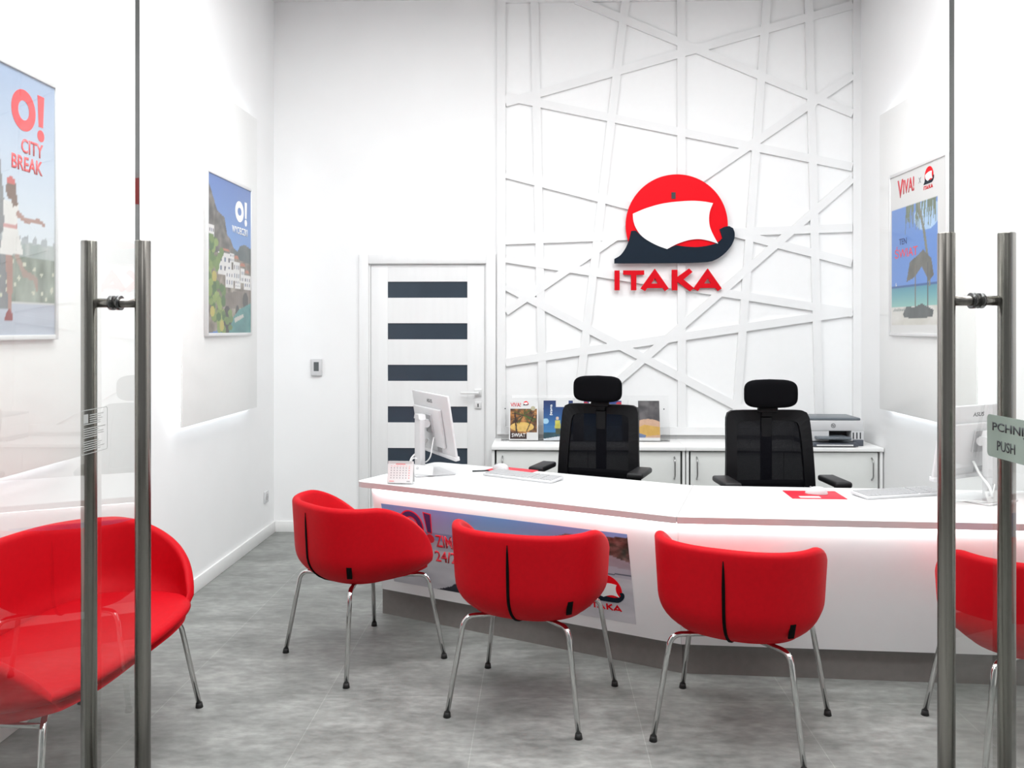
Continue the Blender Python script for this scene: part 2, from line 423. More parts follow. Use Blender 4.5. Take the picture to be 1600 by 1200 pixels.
struct(MB(BASE).box(XR - 0.014, XR, 1.0, D, 0, 0.085, bev=0.003).build('baseboard_right'))
struct(MB(BASE).box(XL + 0.014, -1.372, D - 0.014, D, 0, 0.085, bev=0.003).build('baseboard_back'))

# back-office door
dr = struct(thing('door_1', 'white interior door with five dark glass strips in back wall', 'door', (0, D, 0)))
f = MB(DOORW)
for a, b in ((-1.372, -1.300), (-0.410, -0.338)): f.box(a, b, -0.022, 0.0, 0, 2.03 + 0.072, bev=0.003)
f.box(-1.300, -0.410, -0.022, 0.0, 2.032, 2.102, bev=0.003)
f.box(-1.305, -1.288, 0.0, 0.14, 0, 2.034).box(-0.422, -0.405, 0.0, 0.14, 0, 2.034).box(-1.288, -0.422, 0.0, 0.14, 2.026, 2.045)
f.build('door_frame', dr)
lf = MB(DOORW)
ly0, ly1 = 0.006, 0.046
lf.box(-1.286, -1.158, ly0, ly1, 0.006, 2.024, bev=0.0015).box(-0.554, -0.424, ly0, ly1, 0.006, 2.024, bev=0.0015)
tops = [1.898 - 0.3145 * i for i in range(5)]
prev = 2.024
for t in tops:
    lf.box(-1.158, -0.554, ly0 + 0.001, ly1, t, prev); prev = t - 0.122
lf.box(-1.158, -0.554, ly0 + 0.001, ly1, 0.006, prev)
leaf = lf.build('door_leaf', dr)
for t in tops: MB(DGLASS).box(-1.158, -0.554, ly0 + 0.010, ly1 - 0.01, t - 0.122, t).build('glass_strip', leaf)
h = MB(HAND_W)
h.box(-0.498, -0.446, -0.006, 0.006, 1.035, 1.087, bev=0.002)
h.tube([(-0.472, -0.004, 1.061), (-0.472, -0.052, 1.061)], 0.009)
h.box(-0.600, -0.462, -0.060, -0.044, 1.052, 1.070, bev=0.003)
h.build('door_handle', leaf)
k = MB(HAND_W, INKK).box(-0.498, -0.446, -0.006, 0.006, 0.940, 0.992, bev=0.002)
k.box(-0.476, -0.468, -0.0075, -0.0055, 0.953, 0.978, mi=1)
k.build('keyhole_plate', leaf)

# ------------------------------------------------------------------ lattice wall
lat = thing('wall_lattice', 'tall white lattice of crossing flat slats covering the back wall behind the counter', 'wall panel', mat=onwall('back', 0, D, 0))
MB(BACKP).box(-0.327, XR, 0.752, ZC, 0.0, 0.006).build('backing_panel', lat)
fr = MB(LATT)
fr.box(-0.327, -0.264, 0.752, ZC, 0.006, 0.0300).box(2.307, XR, 0.752, ZC, 0.006, 0.0300)
fr.box(-0.264, 2.307, 0.752, 0.809, 0.006, 0.0300).box(-0.264, 2.307, 3.985, ZC, 0.006, 0.0300)
fr.build('border_frame', lat)
SL = [(-0.048, 4.007, 0.019, 0.768), (0.632, 3.998, 0.251, 0.769), (1.044, 3.993, 1.049, 0.772), (1.678, 3.984, 1.442, 0.774),
      (1.983, 3.981, 2.063, 0.776), (0.263, 4.003, 2.307, 3.133), (-0.264, 3.236, 2.307, 3.938), (-0.264, 3.284, 2.302, 2.739),
      (-0.264, 2.703, 2.297, 2.028), (-0.264, 1.670, 2.307, 3.417), (2.302, 2.654, 0.134, 0.768), (-0.264, 2.203, 2.302, 2.289),
      (-0.264, 2.069, 2.302, 1.659), (-0.264, 1.862, 1.819, 0.775), (-0.264, 1.290, 2.302, 1.668)]
ls = MB(LATT)
for i, (x0, z0, x1, z1) in enumerate(SL):
    L = math.hypot(x1 - x0, z1 - z0); ang = math.atan2(z1 - z0, x1 - x0)
    m = Matrix.Translation(((x0 + x1) / 2, (z0 + z1) / 2, 0)) @ Matrix.Rotation(ang, 4, 'Z')
    ls.box(-L / 2, L / 2, -0.030, 0.030, 0.006, 0.0275 + 0.00012 * i, m=m)
ls.build('crossing_slats', lat)

# ------------------------------------------------------------------ sign on the lattice
sg = thing('wall_sign', 'red sun, white sail and navy hull sign with red letters on the white lattice', 'sign', mat=onwall('back', 0, D - 0.031, 0))
CX, CZ, CR = 1.006, 2.310, 0.376
circ = [(CX + CR * math.cos(2 * PI * k / 96), CZ + 1.0 * CR * math.sin(2 * PI * k / 96)) for k in range(96)]
circ = [p for p in circ if p[1] > 2.10]
MB(LOGR).prism(circ, 0.010, 0.026).build('red_sun', sg)
def spl(pts, corner=35, n=4):
    """round the soft points of an outline, keeping sharp corners"""
    out = []; N = len(pts)
    for i in range(N):
        a, p, b = Vector(pts[i - 1]), Vector(pts[i]), Vector(pts[(i + 1) % N])
        u, v = (p - a), (b - p); ang = math.degrees(u.angle(v)) if u.length and v.length else 0
        if ang > corner: out.append(tuple(p)); continue
        A = p - u * 0.45; B = p + v * 0.45
        for k in range(n + 1):
            t = k / n; q = A * (1 - t) ** 2 + p * 2 * t * (1 - t) + B * t * t; out.append(tuple(q))
    return out
SAIL = [(0.682, 2.394), (0.781, 2.437), (0.913, 2.473), (1.094, 2.489), (1.193, 2.484), (1.271, 2.469), (1.246, 2.41), (1.24, 2.352), (1.246, 2.294), (1.275, 2.228), (1.308, 2.17), (1.242, 2.193), (1.168, 2.207), (1.094, 2.199), (1.02, 2.175), (0.979, 2.156), (0.934, 2.131), (0.864, 2.155), (0.781, 2.2), (0.732, 2.242), (0.699, 2.296), (0.684, 2.346)]
HULL = [(0.546, 2.06), (0.591, 2.085), (0.628, 2.135), (0.653, 2.193), (0.67, 2.267), (0.703, 2.27), (0.736, 2.236), (0.781, 2.2), (0.864, 2.155), (0.934, 2.131), (0.979, 2.152), (1.002, 2.160), (1.061, 2.150), (1.16, 2.144), (1.242, 2.157), (1.304, 2.175), (1.34, 2.211), (1.32, 2.277), (1.357, 2.296), (1.39, 2.3), (1.418, 2.285), (1.432, 2.252), (1.429, 2.202), (1.406, 2.153), (1.365, 2.103), (1.308, 2.058), (1.23, 2.028), (0.546, 2.027)]
SAIL, HULL = spl(SAIL), spl(HULL)
MB(LOGN).prism(HULL, 0.010, 0.034).build('navy_hull', sg)
MB(LOGW).prism(SAIL, 0.026, 0.0385).build('white_sail', sg)
MB(INKK).box(0.967, 0.997, 2.504, 2.552, 0.026, 0.031).build('black_sensor', sg)
def letter(outer, hole=None):
    b = MB(LOGRS)
    if hole is None: b.prism(outer, 0.004, 0.026)
    else:
        # split the glyph along a vertical line through the hole so both halves stay simple outlines
        b.prism(outer, 0.004, 0.026)
    return b
letter([(0.548, 1.975), (0.585, 1.975), (0.585, 1.828), (0.548, 1.828)]).build('letter', sg)
letter([(0.612, 1.975), (0.767, 1.975), (0.767, 1.943), (0.709, 1.941), (0.709, 1.828), (0.67, 1.828), (0.67, 1.941), (0.612, 1.944)]).build('letter', sg)
def letterA(ox):
    b = MB(LOGRS)
    L = [(0.845, 1.988), (0.845, 1.916), (0.818, 1.877), (0.845, 1.877), (0.845, 1.844), (0.788, 1.844), (0.775, 1.822), (0.740, 1.840)]
    Rr = [(0.845, 1.988), (0.948, 1.840), (0.920, 1.821), (0.903, 1.844), (0.845, 1.844), (0.845, 1.877), (0.868, 1.877), (0.845, 1.916)]
    for P in (L, Rr): b.prism([(x + ox, z) for x, z in P], 0.004, 0.026)
    return b
letterA(0).build('letter', sg)
letter([(0.971, 1.979), (1.012, 1.979), (1.012, 1.926), (1.098, 1.988), (1.123, 1.963), (1.057, 1.907), (1.134, 1.843), (1.106, 1.819), (1.012, 1.889), (1.012, 1.827), (0.971, 1.827)]).build('letter', sg)
letterA(0.390).build('letter', sg)

def mini_logo(parent, cx, cy, w, z, word=True, mats=(LOGR, LOGN, LOGW, LOGRS), gray=None, name='ship_emblem'):
    """the same emblem printed small; w = hull width"""
    k = w / 0.886
    T = Matrix.Translation((cx, cy, z)) @ Matrix.Diagonal((k, k, 1, 1)) @ Matrix.Translation((-0.989, -2.2, 0))
    b = MB(*mats)
    b.prism(circ, 0, 0.0004, mi=0, m=T).prism(HULL, 0.0001, 0.0007, mi=1, m=T).prism(SAIL, 0.0002, 0.0010, mi=2, m=T)
    if word:
        for P in ([(0.548, 1.975), (0.585, 1.975), (0.585, 1.828), (0.548, 1.828)],
                  [(0.612, 1.975), (0.767, 1.975), (0.767, 1.943), (0.709, 1.941), (0.709, 1.828), (0.67, 1.828), (0.67, 1.941), (0.612, 1.944)],
                  [(0.971, 1.979), (1.012, 1.979), (1.012, 1.926), (1.098, 1.988), (1.123, 1.963), (1.057, 1.907), (1.134, 1.843), (1.106, 1.819), (1.012, 1.889), (1.012, 1.827), (0.971, 1.827)]):
            b.prism(P, 0, 0.0006, mi=3, m=T)
        for ox in (0, 0.39):
            for P in ([(0.845, 1.988), (0.845, 1.916), (0.818, 1.877), (0.845, 1.877), (0.845, 1.844), (0.788, 1.844), (0.775, 1.822), (0.740, 1.840)],
                      [(0.845, 1.988), (0.948, 1.840), (0.920, 1.821), (0.903, 1.844), (0.845, 1.844), (0.845, 1.877), (0.868, 1.877), (0.845, 1.916)]):
                b.prism([(x + ox, y) for x, y in P], 0, 0.0006, mi=3, m=T)
    return b.build(name, parent)

# ------------------------------------------------------------------ backlit acrylic panels
def backlit(side, label, y0, y1, z0=1.0, z1=2.99, gap=0.05, th=0.014):
    x = XL if side == 'left' else XR
    ystart = y0 if side == 'left' else y1
    t = thing('backlit_panel', label, 'wall panel', mat=onwall(side, x, ystart, 0), group='backlit wall panels')
    W = y1 - y0
    MB(PANEL).box(0, W, z0, z1, gap, gap + th, bev=0.002).build('acrylic_sheet', t)
    s = MB(LED); i = 0.03
    s.box(i, i + 0.012, z0 + i, z1 - i, gap - 0.022, gap - 0.010).box(W - i - 0.012, W - i, z0 + i, z1 - i, gap - 0.022, gap - 0.010)
    s.box(i, W - i, z0 + i, z0 + i + 0.012, gap - 0.022, gap - 0.010).box(i, W - i, z1 - i - 0.012, z1 - i, gap - 0.022, gap - 0.010)
    s.build('light_strip', t)
    for zz in (z0 + 0.06, z1 - 0.09): MB(FRAMEW).box(i + 0.02, W - i - 0.02, zz, zz + 0.03, 0, gap).build('mounting_rail', t)
    return t
backlit('left', 'white backlit panel on the left wall nearest the back corner', 4.601, 5.826)
backlit('left', 'white backlit panel on the left wall above the red sofa', 2.34, 3.566)
backlit('right', 'white backlit panel on the right wall seen through the right glass door', 4.583, 5.863)
PX = 0.0645

def poster(side, label, y0, y1, z0, z1, paint, fw=0.02, fd=0.022, wall_gap=PX):
    W = y1 - y0; H = z1 - z0
    x = XL + wall_gap if side == 'left' else XR - wall_gap
    t = thing('framed_poster', label, 'poster', mat=onwall(side, x, y0 if side == 'left' else y1, z0), group=None)
    b = MB(FRAMEW)
    b.box(0, fw, 0, H, 0, fd, bev=0.003).box(W - fw, W, 0, H, 0, fd, bev=0.003)
    b.box(fw, W - fw, 0, fw, 0, fd, bev=0.003).box(fw, W - fw, H - fw, H, 0, fd, bev=0.003)
    b.build('frame', t)
    sh = paint.sheet('printed_sheet', W - 2 * fw, H - 2 * fw, t, fw, fw, 0.012, depth=0.003)
    return t, W, H
ZP = 0.0155
def big_o(t, x, y, w_, h_, mat, thick=0.30):
    b = MB(mat); cx_, cy_ = x + w_ / 2, y + h_ / 2; n = 48
    o = [(cx_ + w_ / 2 * math.cos(2 * PI * k / n), cy_ + h_ / 2 * math.sin(2 * PI * k / n)) for k in range(n)]
    q = [(cx_ + w_ / 2 * (1 - 2 * thick) * math.cos(2 * PI * k / n), cy_ + (h_ / 2 - w_ * thick) * math.sin(2 * PI * k / n)) for k in range(n)]
    for k in range(n): j = (k + 1) % n; b.prism([o[k], o[j], q[j], q[k]], 0, 0.0006)
    b.build('lettering', t, m=Matrix.Translation((0, 0, ZP)))
def big_ex(t, x, y, w_, h_, mat):
    b = MB(mat)
    b.prism([(x, y + h_), (x + w_, y + h_), (x + w_ * 0.82, y + h_ * 0.32), (x + w_ * 0.18, y + h_ * 0.32)], 0, 0.0006)
    b.prism([(x + w_ / 2 + w_ * 0.52 * math.cos(2 * PI * k / 24), y + w_ * 0.52 + w_ * 0.52 * math.sin(2 * PI * k / 24)) for k in range(24)], 0, 0.0006)
    b.build('lettering', t, m=Matrix.Translation((0, 0, ZP)))
# coast poster
p = Paint(110, 140, (100, 140, 205))
p.vgrad(0, 0.45, (92, 128, 198), (120, 165, 225))
p.poly([(0.0, 0.04), (0.10, 0.13), (0.2, 0.22), (0.36, 0.25), (0.42, 0.36), (0.5, 0.38), (0.56, 0.43), (0.56, 0.7), (0, 0.75)], (78, 76, 74), 30, (14, 20), c2=(120, 115, 108))
p.poly([(0.56, 0.43), (0.66, 0.45), (0.72, 0.41), (0.84, 0.39), (1, 0.41), (1, 0.66), (0.56, 0.7)], (70, 85, 88), 15, (8, 8), c2=(100, 108, 105))
p.poly([(0, 0.5), (0.3, 0.48), (1, 0.52), (1, 0.9), (0, 1)], (112, 104, 92), 25, (16, 20), c2=(160, 150, 136))
for (x, y, w_, h_) in [(0.02, 0.32, 0.12, 0.1), (0.22, 0.48, 0.3, 0.14), (0.38, 0.58, 0.18, 0.12), (0.56, 0.52, 0.16, 0.13), (0.74, 0.56, 0.1, 0.1), (0.82, 0.6, 0.18, 0.1), (0.6, 0.64, 0.14, 0.06), (0.48, 0.47, 0.1, 0.06)]:
    p.poly([(x, y), (x + w_, y), (x + w_, y + h_), (x, y + h_)], (236, 234, 232), 10)
    for i in range(3):
        for j in range(2):
            a, b_ = x + w_ * (0.15 + i * 0.3), y + h_ * (0.2 + j * 0.4)
            p.poly([(a, b_), (a + w_ * 0.12, b_), (a + w_ * 0.12, b_ + h_ * 0.22), (a, b_ + h_ * 0.22)], (110, 125, 150) if (i + j) % 2 else (90, 90, 100))
for (x, y, w_) in [(0.3, 0.465, 0.18), (0.58, 0.5, 0.12), (0.72, 0.54, 0.14), (0.84, 0.585, 0.12)]:
    p.poly([(x, y), (x + w_, y), (x + w_ * 0.8, y - 0.018), (x + w_ * 0.2, y - 0.018)], (190, 120, 95), 12)
p.poly([(0.25, 0.75), (0.62, 0.72), (1, 0.70), (1, 0.82), (0.5, 0.84), (0.24, 0.82)], (128, 118, 108), 20)
for cx_, cy_, rx_, ry_ in [(0.86, 0.78, 0.07, 0.06), (0.42, 0.92, 0.10, 0.10), (0.66, 0.88, 0.05, 0.07)]:
    p.ell(cx_, cy_, rx_, ry_, (58, 56, 54), 6)
p.poly([(0.55, 0.9), (0.7, 0.84), (1, 0.79), (1, 1), (0.45, 1)], (62, 128, 128), 14, (6, 18), c2=(84, 150, 146))
p.poly([(0.58, 0.90), (0.8, 0.87), (0.82, 0.89), (0.6, 0.93)], (200, 198, 190))
for _ in range(70):
    cx_, cy_ = rng.rand() * 0.25 * (0.6 + rng.rand()), 0.4 + rng.rand() * 0.58
    cx_ += max(0, cy_ - 0.72) * 0.7
    g = rng.rand()
    p.ell(cx_, cy_, 0.05, 0.018 + 0.02 * rng.rand(), (60 + 90 * g, 100 + 70 * g, 50 + 40 * g), 8)
for cx_, cy_ in ((0.14, 0.64), (0.3, 0.95), (0.1, 0.86)): p.ell(cx_, cy_, 0.05, 0.035, (190, 176, 90), 14)
t, W, H = poster('left', 'framed poster of a cliffside seaside town with white lettering, left wall near the corner', 4.895, 5.671, 1.497, 2.482, p)
big_o(t, W * 0.60, H * 0.745, 0.155, 0.135, INKW, 0.27)
big_ex(t, W * 0.60 + 0.172, H * 0.730, 0.044, 0.158, INKW)
text('lettering', 'WYCIECZKI', 0.046, 0.28, INKW, t, W * 0.53, H * 0.665, ZP, bold=0.02)
# city break poster
p = Paint(110, 140, (180, 195, 220))
p.vgrad(0, 0.64, (166, 184, 214), (222, 230, 236))
p.fill((p.Y > 0.645), (150, 162, 158), 22, (20, 8), c2=(188, 192, 190))
p.fill((p.Y > 0.70), (108, 120, 104), 26, (16, 10), c2=(150, 158, 146))
p.fill((p.Y > 0.872), (186, 192, 206), 8, (6, 6))
p.fill((p.Y > 0.868) & (p.Y < 0.876), (206, 206, 204))
p.poly([(0.42, 0.9), (0.5, 0.3), (0.52, 0.26), (0.57, 0.5), (0.6, 0.9)], (128, 130, 132), 12)
for k in range(26):
    x = 0.1 + rng.rand() * 0.9; p.poly([(x, 0.65), (x + 0.03, 0.65), (x + 0.03, 0.63 - 0.02 * rng.rand()), (x, 0.63)], (170, 176, 180))
for k in range(30): p.ell(rng.rand(), 0.72 + rng.rand() * 0.14, 0.012, 0.008, (206, 206, 186))
SK = (170, 130, 118)
p.poly([(0.574, 0.68), (0.63, 0.68), (0.637, 0.79), (0.625, 0.905), (0.6, 0.905), (0.592, 0.80)], SK, 8)
p.poly([(0.672, 0.68), (0.74, 0.75), (0.84, 0.772), (0.85, 0.83), (0.83, 0.83), (0.81, 0.79), (0.72, 0.775), (0.65, 0.70)], (165, 140, 128), 8)
p.poly([(0.575, 0.93), (0.60, 0.90), (0.63, 0.905), (0.635, 0.94), (0.575, 0.945)], (150, 60, 60))
p.poly([(0.565, 0.60), (0.675, 0.596), (0.722, 0.689), (0.6, 0.70), (0.535, 0.697)], (226, 224, 220), 6)
p.poly([(0.565, 0.50), (0.686, 0.498), (0.672, 0.59), (0.570, 0.59)], (228, 226, 222), 6)
p.poly([(0.565, 0.585), (0.672, 0.582), (0.676, 0.598), (0.565, 0.600)], (206, 150, 146))
p.poly([(0.670, 0.525), (0.735, 0.550), (0.86, 0.545), (0.915, 0.562), (0.90, 0.572), (0.85, 0.562), (0.74, 0.572), (0.665, 0.552)], SK, 6)
p.ell(0.625, 0.455, 0.042, 0.04, (118, 92, 78), 10); p.poly([(0.60, 0.45), (0.66, 0.45), (0.68, 0.51), (0.64, 0.52)], (120, 94, 80), 8)
p.ell(0.622, 0.424, 0.035, 0.014, (206, 96, 92))
t, W, H = poster('left', 'framed poster with large red lettering over a walking woman, wall above sofa', 2.58, 3.365, 1.50, 2.525, p)
big_o(t, 0.623 * 0.78, 1.01 - 0.222, 0.150, 0.155, INKR, 0.27)
big_ex(t, 0.832 * 0.78, 1.01 - 0.240, 0.044, 0.178, INKR)
text('lettering', 'CITY', 0.055, 0.140, INKR, t, 0.70 * 0.78, 1.01 - 0.305, ZP, bold=0.022)
text('lettering', 'BREAK', 0.055, 0.195, INKR, t, 0.625 * 0.78, 1.01 - 0.372, ZP, bold=0.022)
# beach poster
p = Paint(110, 150, (240, 240, 240))
ph = (p.X > 0.03) & (p.X < 0.86) & (p.Y > 0.215) & (p.Y < 0.95)
p.vgrad(0.215, 0.70, (104, 150, 222), (96, 148, 226), ph)
p.fill(ph & (((p.X - 0.68) / 0.22) ** 2 + ((p.Y - 0.3) / 0.09) ** 2 < 1), (170, 205, 240), 20)
p.vgrad(0.70, 0.83, (70, 150, 176), (150, 205, 196), ph)
p.fill(ph & (p.Y > 0.70) & (p.Y < 0.715), (44, 96, 160))
p.fill(ph & (p.Y > 0.83), (222, 220, 210), 12, (6, 20), c2=(236, 234, 228))
for k in range(34):
    cx_ = 0.3 + rng.rand() * 0.52; hh = 0.06 + 0.14 * rng.rand()
    p.poly([(cx_, 0.215), (cx_ + 0.03, 0.215), (cx_ - 0.03 + 0.05 * rng.rand(), 0.215 + hh)], (112, 128, 104), 20)
for a_, b_ in ((0.58, 0.215), (0.66, 0.38), (0.74, 0.55), (0.80, 0.68)): pass
p.poly([(0.52, 0.22), (0.56, 0.22), (0.66, 0.40), (0.73, 0.60), (0.75, 0.72), (0.72, 0.72), (0.69, 0.58), (0.62, 0.40)], (128, 132, 116), 14)
p.poly([(0.32, 0.68), (0.38, 0.56), (0.52, 0.53), (0.62, 0.50), (0.76, 0.56), (0.80, 0.66), (0.72, 0.69), (0.6, 0.60), (0.46, 0.66)], (104, 104, 96), 22)
p.line(0.48, 0.58, 0.48, 0.90, 0.018, (116, 112, 100)); p.line(0.70, 0.58, 0.70, 0.88, 0.016, (90, 92, 92))
p.poly([(0.25, 0.88), (0.32, 0.83), (0.46, 0.84), (0.6, 0.82), (0.8, 0.86), (0.78, 0.90), (0.5, 0.91), (0.28, 0.90)], (86, 92, 92), 20)
for k in range(8):
    x = 0.05 + 0.03 * k; p.line(x, 0.86, x + 0.05, 0.845, 0.006, (150, 160, 156))
p.poly([(0.105, 0.70), (0.11, 0.67), (0.125, 0.70)], (240, 240, 240))
p.a[~ph] = (238, 238, 236)
t, W, H = poster('right', 'framed beach poster with a straw parasol and red lettering on the right wall', 4.862, 5.662, 1.495, 2.540, p)
text('lettering', 'V', 0.115, 0.085, INKDR, t, W * 0.16, H * 0.84, ZP, bold=0.03)
text('lettering', 'IVA!', 0.09, 0.16, INKDR, t, W * 0.265, H * 0.855, ZP, bold=0.03)
text('lettering', 'x', 0.035, 0.035, INKG, t, W * 0.54, H * 0.885, ZP, bold=0.0)
mini_logo(t, W * 0.71, H * 0.89, 0.135, ZP, True)
text('lettering', 'TEN', 0.038, 0.11, INKB, t, W * 0.19, H * 0.555, ZP, bold=0.0)
text('lettering', '\u015aWIAT', 0.075, 0.33, INKR, t, W * 0.11, H * 0.475, ZP, bold=0.0)

# ------------------------------------------------------------------ small wall fittings
t = thing('thermostat', 'small white thermostat with grey display on the back wall left of the door', 'thermostat', mat=onwall('back', -1.737, D, 1.186))
MB(WPL).box(0, 0.082, 0, 0.128, 0, 0.022, bev=0.004).build('housing', t)
MB(LCD).box(0.022, 0.060, 0.036, 0.104, 0.0215, 0.0235).build('display', t)
t = thing('power_socket', 'white power socket low on the left wall near the back corner', 'socket', mat=onwall('left', XL, 6.16, 0.262))
MB(WPL).box(0, 0.085, 0, 0.085, 0, 0.011, bev=0.003).build('cover_plate', t)
b = MB(WPL2, INKG); b.disc((0.0425, 0.0425, 0.011), 0.024, 0.006, mi=0)
b.disc((0.034, 0.0425, 0.0145), 0.003, 0.002, mi=1).disc((0.051, 0.0425, 0.0145), 0.003, 0.002, mi=1)
b.build('outlet', t)

# ------------------------------------------------------------------ reception counter
FLc = Vector((-0.964, 4.394)); d1 = Vector((0.8896, -0.4567)); n1 = Vector((0.4567, 0.8896))
JT = Vector((0.571, 3.606)); d2 = Vector((0.9983, -0.059)); n2 = Vector((0.059, 0.9983))
def mitre(off): return JT + (n1 + n2) * off / (1 + n1.dot(n2))
RL = 1.785
counter = thing('reception_counter', 'long angled white reception counter with glowing front and grey plinth', 'counter')
DT, DB = 0.75, 0.722
def rounded(corner, a, b, r, n=6):
    A = corner + (a - corner).normalized() * r; B = corner + (b - corner).normalized() * r
    return [tuple(A * (1 - t) ** 2 + corner * 2 * t * (1 - t) + B * t * t) for t in [k / n for k in range(n + 1)]]
BLc = FLc + n1 * 0.74
top1 = rounded(FLc, BLc, JT, 0.05) + [tuple(JT - d1 * 0.001), tuple(mitre(0.74) - d1 * 0.001)] + rounded(BLc, mitre(0.74), FLc, 0.05)
MB(LAM, LAME).prism(top1, DB, DT, side_mi=1).build('worktop', counter)
RF = JT + d2 * RL
top2 = [tuple(JT + d2 * 0.001), tuple(RF), tuple(RF + n2 * 0.74), tuple(mitre(0.74) + d2 * 0.001)]
MB(LAM, LAME).prism(top2, DB, DT, side_mi=1).build('worktop', counter)
# slanted front faces
def P3(v, z): return Vector((v.x, v.y, z))
zt, zb = 0.721, 0.145
sT, sB, th = 0.04, 0.19, 0.02
def slab(bm, q0, q1, q2, q3, nrm, th):
    a = [bm.verts.new(q) for q in (q0, q1, q2, q3)]; b = [bm.verts.new(q + nrm * th) for q in (q0, q1, q2, q3)]
    fs = [bm.faces.new(a), bm.faces.new(b[::-1])]
    for i in range(4): fs.append(bm.faces.new((a[i], b[i], b[(i + 1) % 4], a[(i + 1) % 4])))
    bmesh.ops.recalc_face_normals(bm, faces=fs)
b = MB(FACEM); e = 0.0008
slab(b.bm, P3(FLc + n1 * sT + d1 * 0.075, zt), P3(mitre(sT) - d1 * e, zt), P3(mitre(sB) - d1 * e, zb), P3(FLc + n1 * sB + d1 * 0.03, zb), P3(n1, 0), th)
b.build('front_panel', counter)
b = MB(FACEM)
slab(b.bm, P3(mitre(sT) + d2 * e, zt), P3(RF + n2 * sT, zt), P3(RF + n2 * sB, zb), P3(mitre(sB) + d2 * e, zb), P3(n2, 0), th)
b.build('front_panel', counter)
b = MB(LAM)
q = [FLc + n1 * (sT + th) + d1 * 0.075, FLc + n1 * 0.70 + d1 * 0.075, FLc + n1 * 0.70 + d1 * 0.03, FLc + n1 * (sB + th) + d1 * 0.03]
slab(b.bm, P3(q[0], zt), P3(q[1], zt), P3(q[2], zb), P3(q[3], zb), P3(d1, 0), th)
b.build('side_panel', counter)
q = [FLc + n1 * 0.2455 + d1 * 0.004, FLc + n1 * 0.70 + d1 * 0.004]
MB(PLINTH).prism([tuple(q[0]), tuple(q[1]), tuple(q[1] + d1 * 0.02), tuple(q[0] + d1 * 0.02)], 0.0, 0.145).build('plinth', counter)
b = MB(LAM)
b.prism([tuple(RF - d2 * 0.03 + n2 * 0.22), tuple(RF - d2 * 0.01 + n2 * 0.22), tuple(RF - d2 * 0.01 + n2 * 0.70), tuple(RF - d2 * 0.03 + n2 * 0.70)], 0, zt)
b.build('side_panel', counter)
for (A, B_) in (((FLc + n1 * 0.225 + d1 * 0.004), mitre(0.235)), (mitre(0.235) + d2 * 0.003, RF + n2 * 0.235)):
    nn = n1 if A.x < 0 else n2
    MB(PLINTH).prism([tuple(A), tuple(B_), tuple(B_ + nn * 0.02), tuple(A + nn * 0.02)], 0.0, 0.150).build('plinth', counter)
for (A, B_, nn) in ((FLc + n1 * 0.018 + d1 * 0.09, mitre(0.018), n1), (mitre(0.018), RF + n2 * 0.018, n2)):
    MB(LEDD).prism([tuple(A), tuple(B_), tuple(B_ + nn * 0.012), tuple(A + nn * 0.012)], DB - 0.0038, DB - 0.0004).build('light_strip', counter)
# printed film on the left front panel
upv = Vector((-0.15 * n1.x, -0.15 * n1.y, 0.576)).normalized()
nv = Vector((d1.x, d1.y, 0)).cross(upv)
org = P3(FLc + n1 * sT, zt)
MF = Matrix(((d1.x, upv.x, nv.x, org.x), (d1.y, upv.y, nv.y, org.y), (0, upv.z, nv.z, org.z), (0, 0, 0, 1)))
p = Paint(230, 84, (200, 205, 215))
p.vgrad(0, 0.30, (112, 158, 220), (168, 192, 226))
p.fill((p.Y > 0.28) & (p.Y < 0.40), (116, 140, 182), 10, (10, 4), c2=(150, 168, 204))
p.vgrad(0.38, 1.0, (188, 188, 202), (222, 222, 228))
p.fill((p.Y > 0.5) & (p.Y < 1.01), (206, 206, 214), 14, (8, 8), c2=(226, 226, 232))
hill = p.mask_poly([(0.72, 0.14), (0.78, 0.08), (0.86, 0.10), (0.93, 0.06), (1, 0.04), (1, 0.32), (0.93, 0.26), (0.86, 0.28), (0.78, 0.22), (0.72, 0.24)])
p.fill(hill, (30, 42, 32), 50, (50, 26), c2=(120, 90, 84))
p.fill(p.mask_poly([(0.86, 0.28), (0.93, 0.26), (1, 0.32), (1, 0.40), (0.86, 0.36)]), (170, 160, 170), 18, (20, 12))
p.line(0.86, 0.47, 1.0, 0.46, 0.012, (60, 70, 90))
p.poly([(0.22, 0.98), (0.27, 0.93), (0.31, 0.84), (0.34, 0.97), (0.42, 0.99), (0.2, 1.0)], (30, 36, 50), 30, (40, 20))
st = p.sheet('printed_film', 1.36, 0.447, counter, mat=PRINTG, depth=0.0006)
st.matrix_basis = MF @ Matrix.Translation((0.12, -0.535, 0.0004))
zf = 0.0014
# picture-filled O! with red rim, red lettering
def ring(cx, cy, rx, ry, rx2, ry2, n=40):
    return [(cx + rx * math.cos(2 * PI * k / n), cy + ry * math.sin(2 * PI * k / n)) for k in range(n)], [(cx + rx2 * math.cos(2 * PI * k / n), cy + ry2 * math.sin(2 * PI * k / n)) for k in range(n)]
def annulus(b, cx, cy, rx, ry, rx2, ry2, z0, z1, mi):
    o, i_ = ring(cx, cy, rx, ry, rx2, ry2); n = len(o)
    for k in range(n):
        j = (k + 1) % n; b.prism([o[k], o[j], i_[j], i_[k]], z0, z1, mi=mi)
b = MB(INKDR, INKB)
annulus(b, 0.295, -0.19, 0.076, 0.085, 0.036, 0.044, zf, zf + 0.0004, 0)
annulus(b, 0.295, -0.19, 0.069, 0.078, 0.043, 0.051, zf + 0.0002, zf + 0.0008, 1)
b.prism([(0.378, -0.105), (0.428, -0.112), (0.418, -0.222), (0.388, -0.220)], zf, zf + 0.0004, mi=0)
b.prism([(0.384, -0.111), (0.422, -0.117), (0.413, -0.216), (0.392, -0.214)], zf + 0.0002, zf + 0.0008, mi=1)
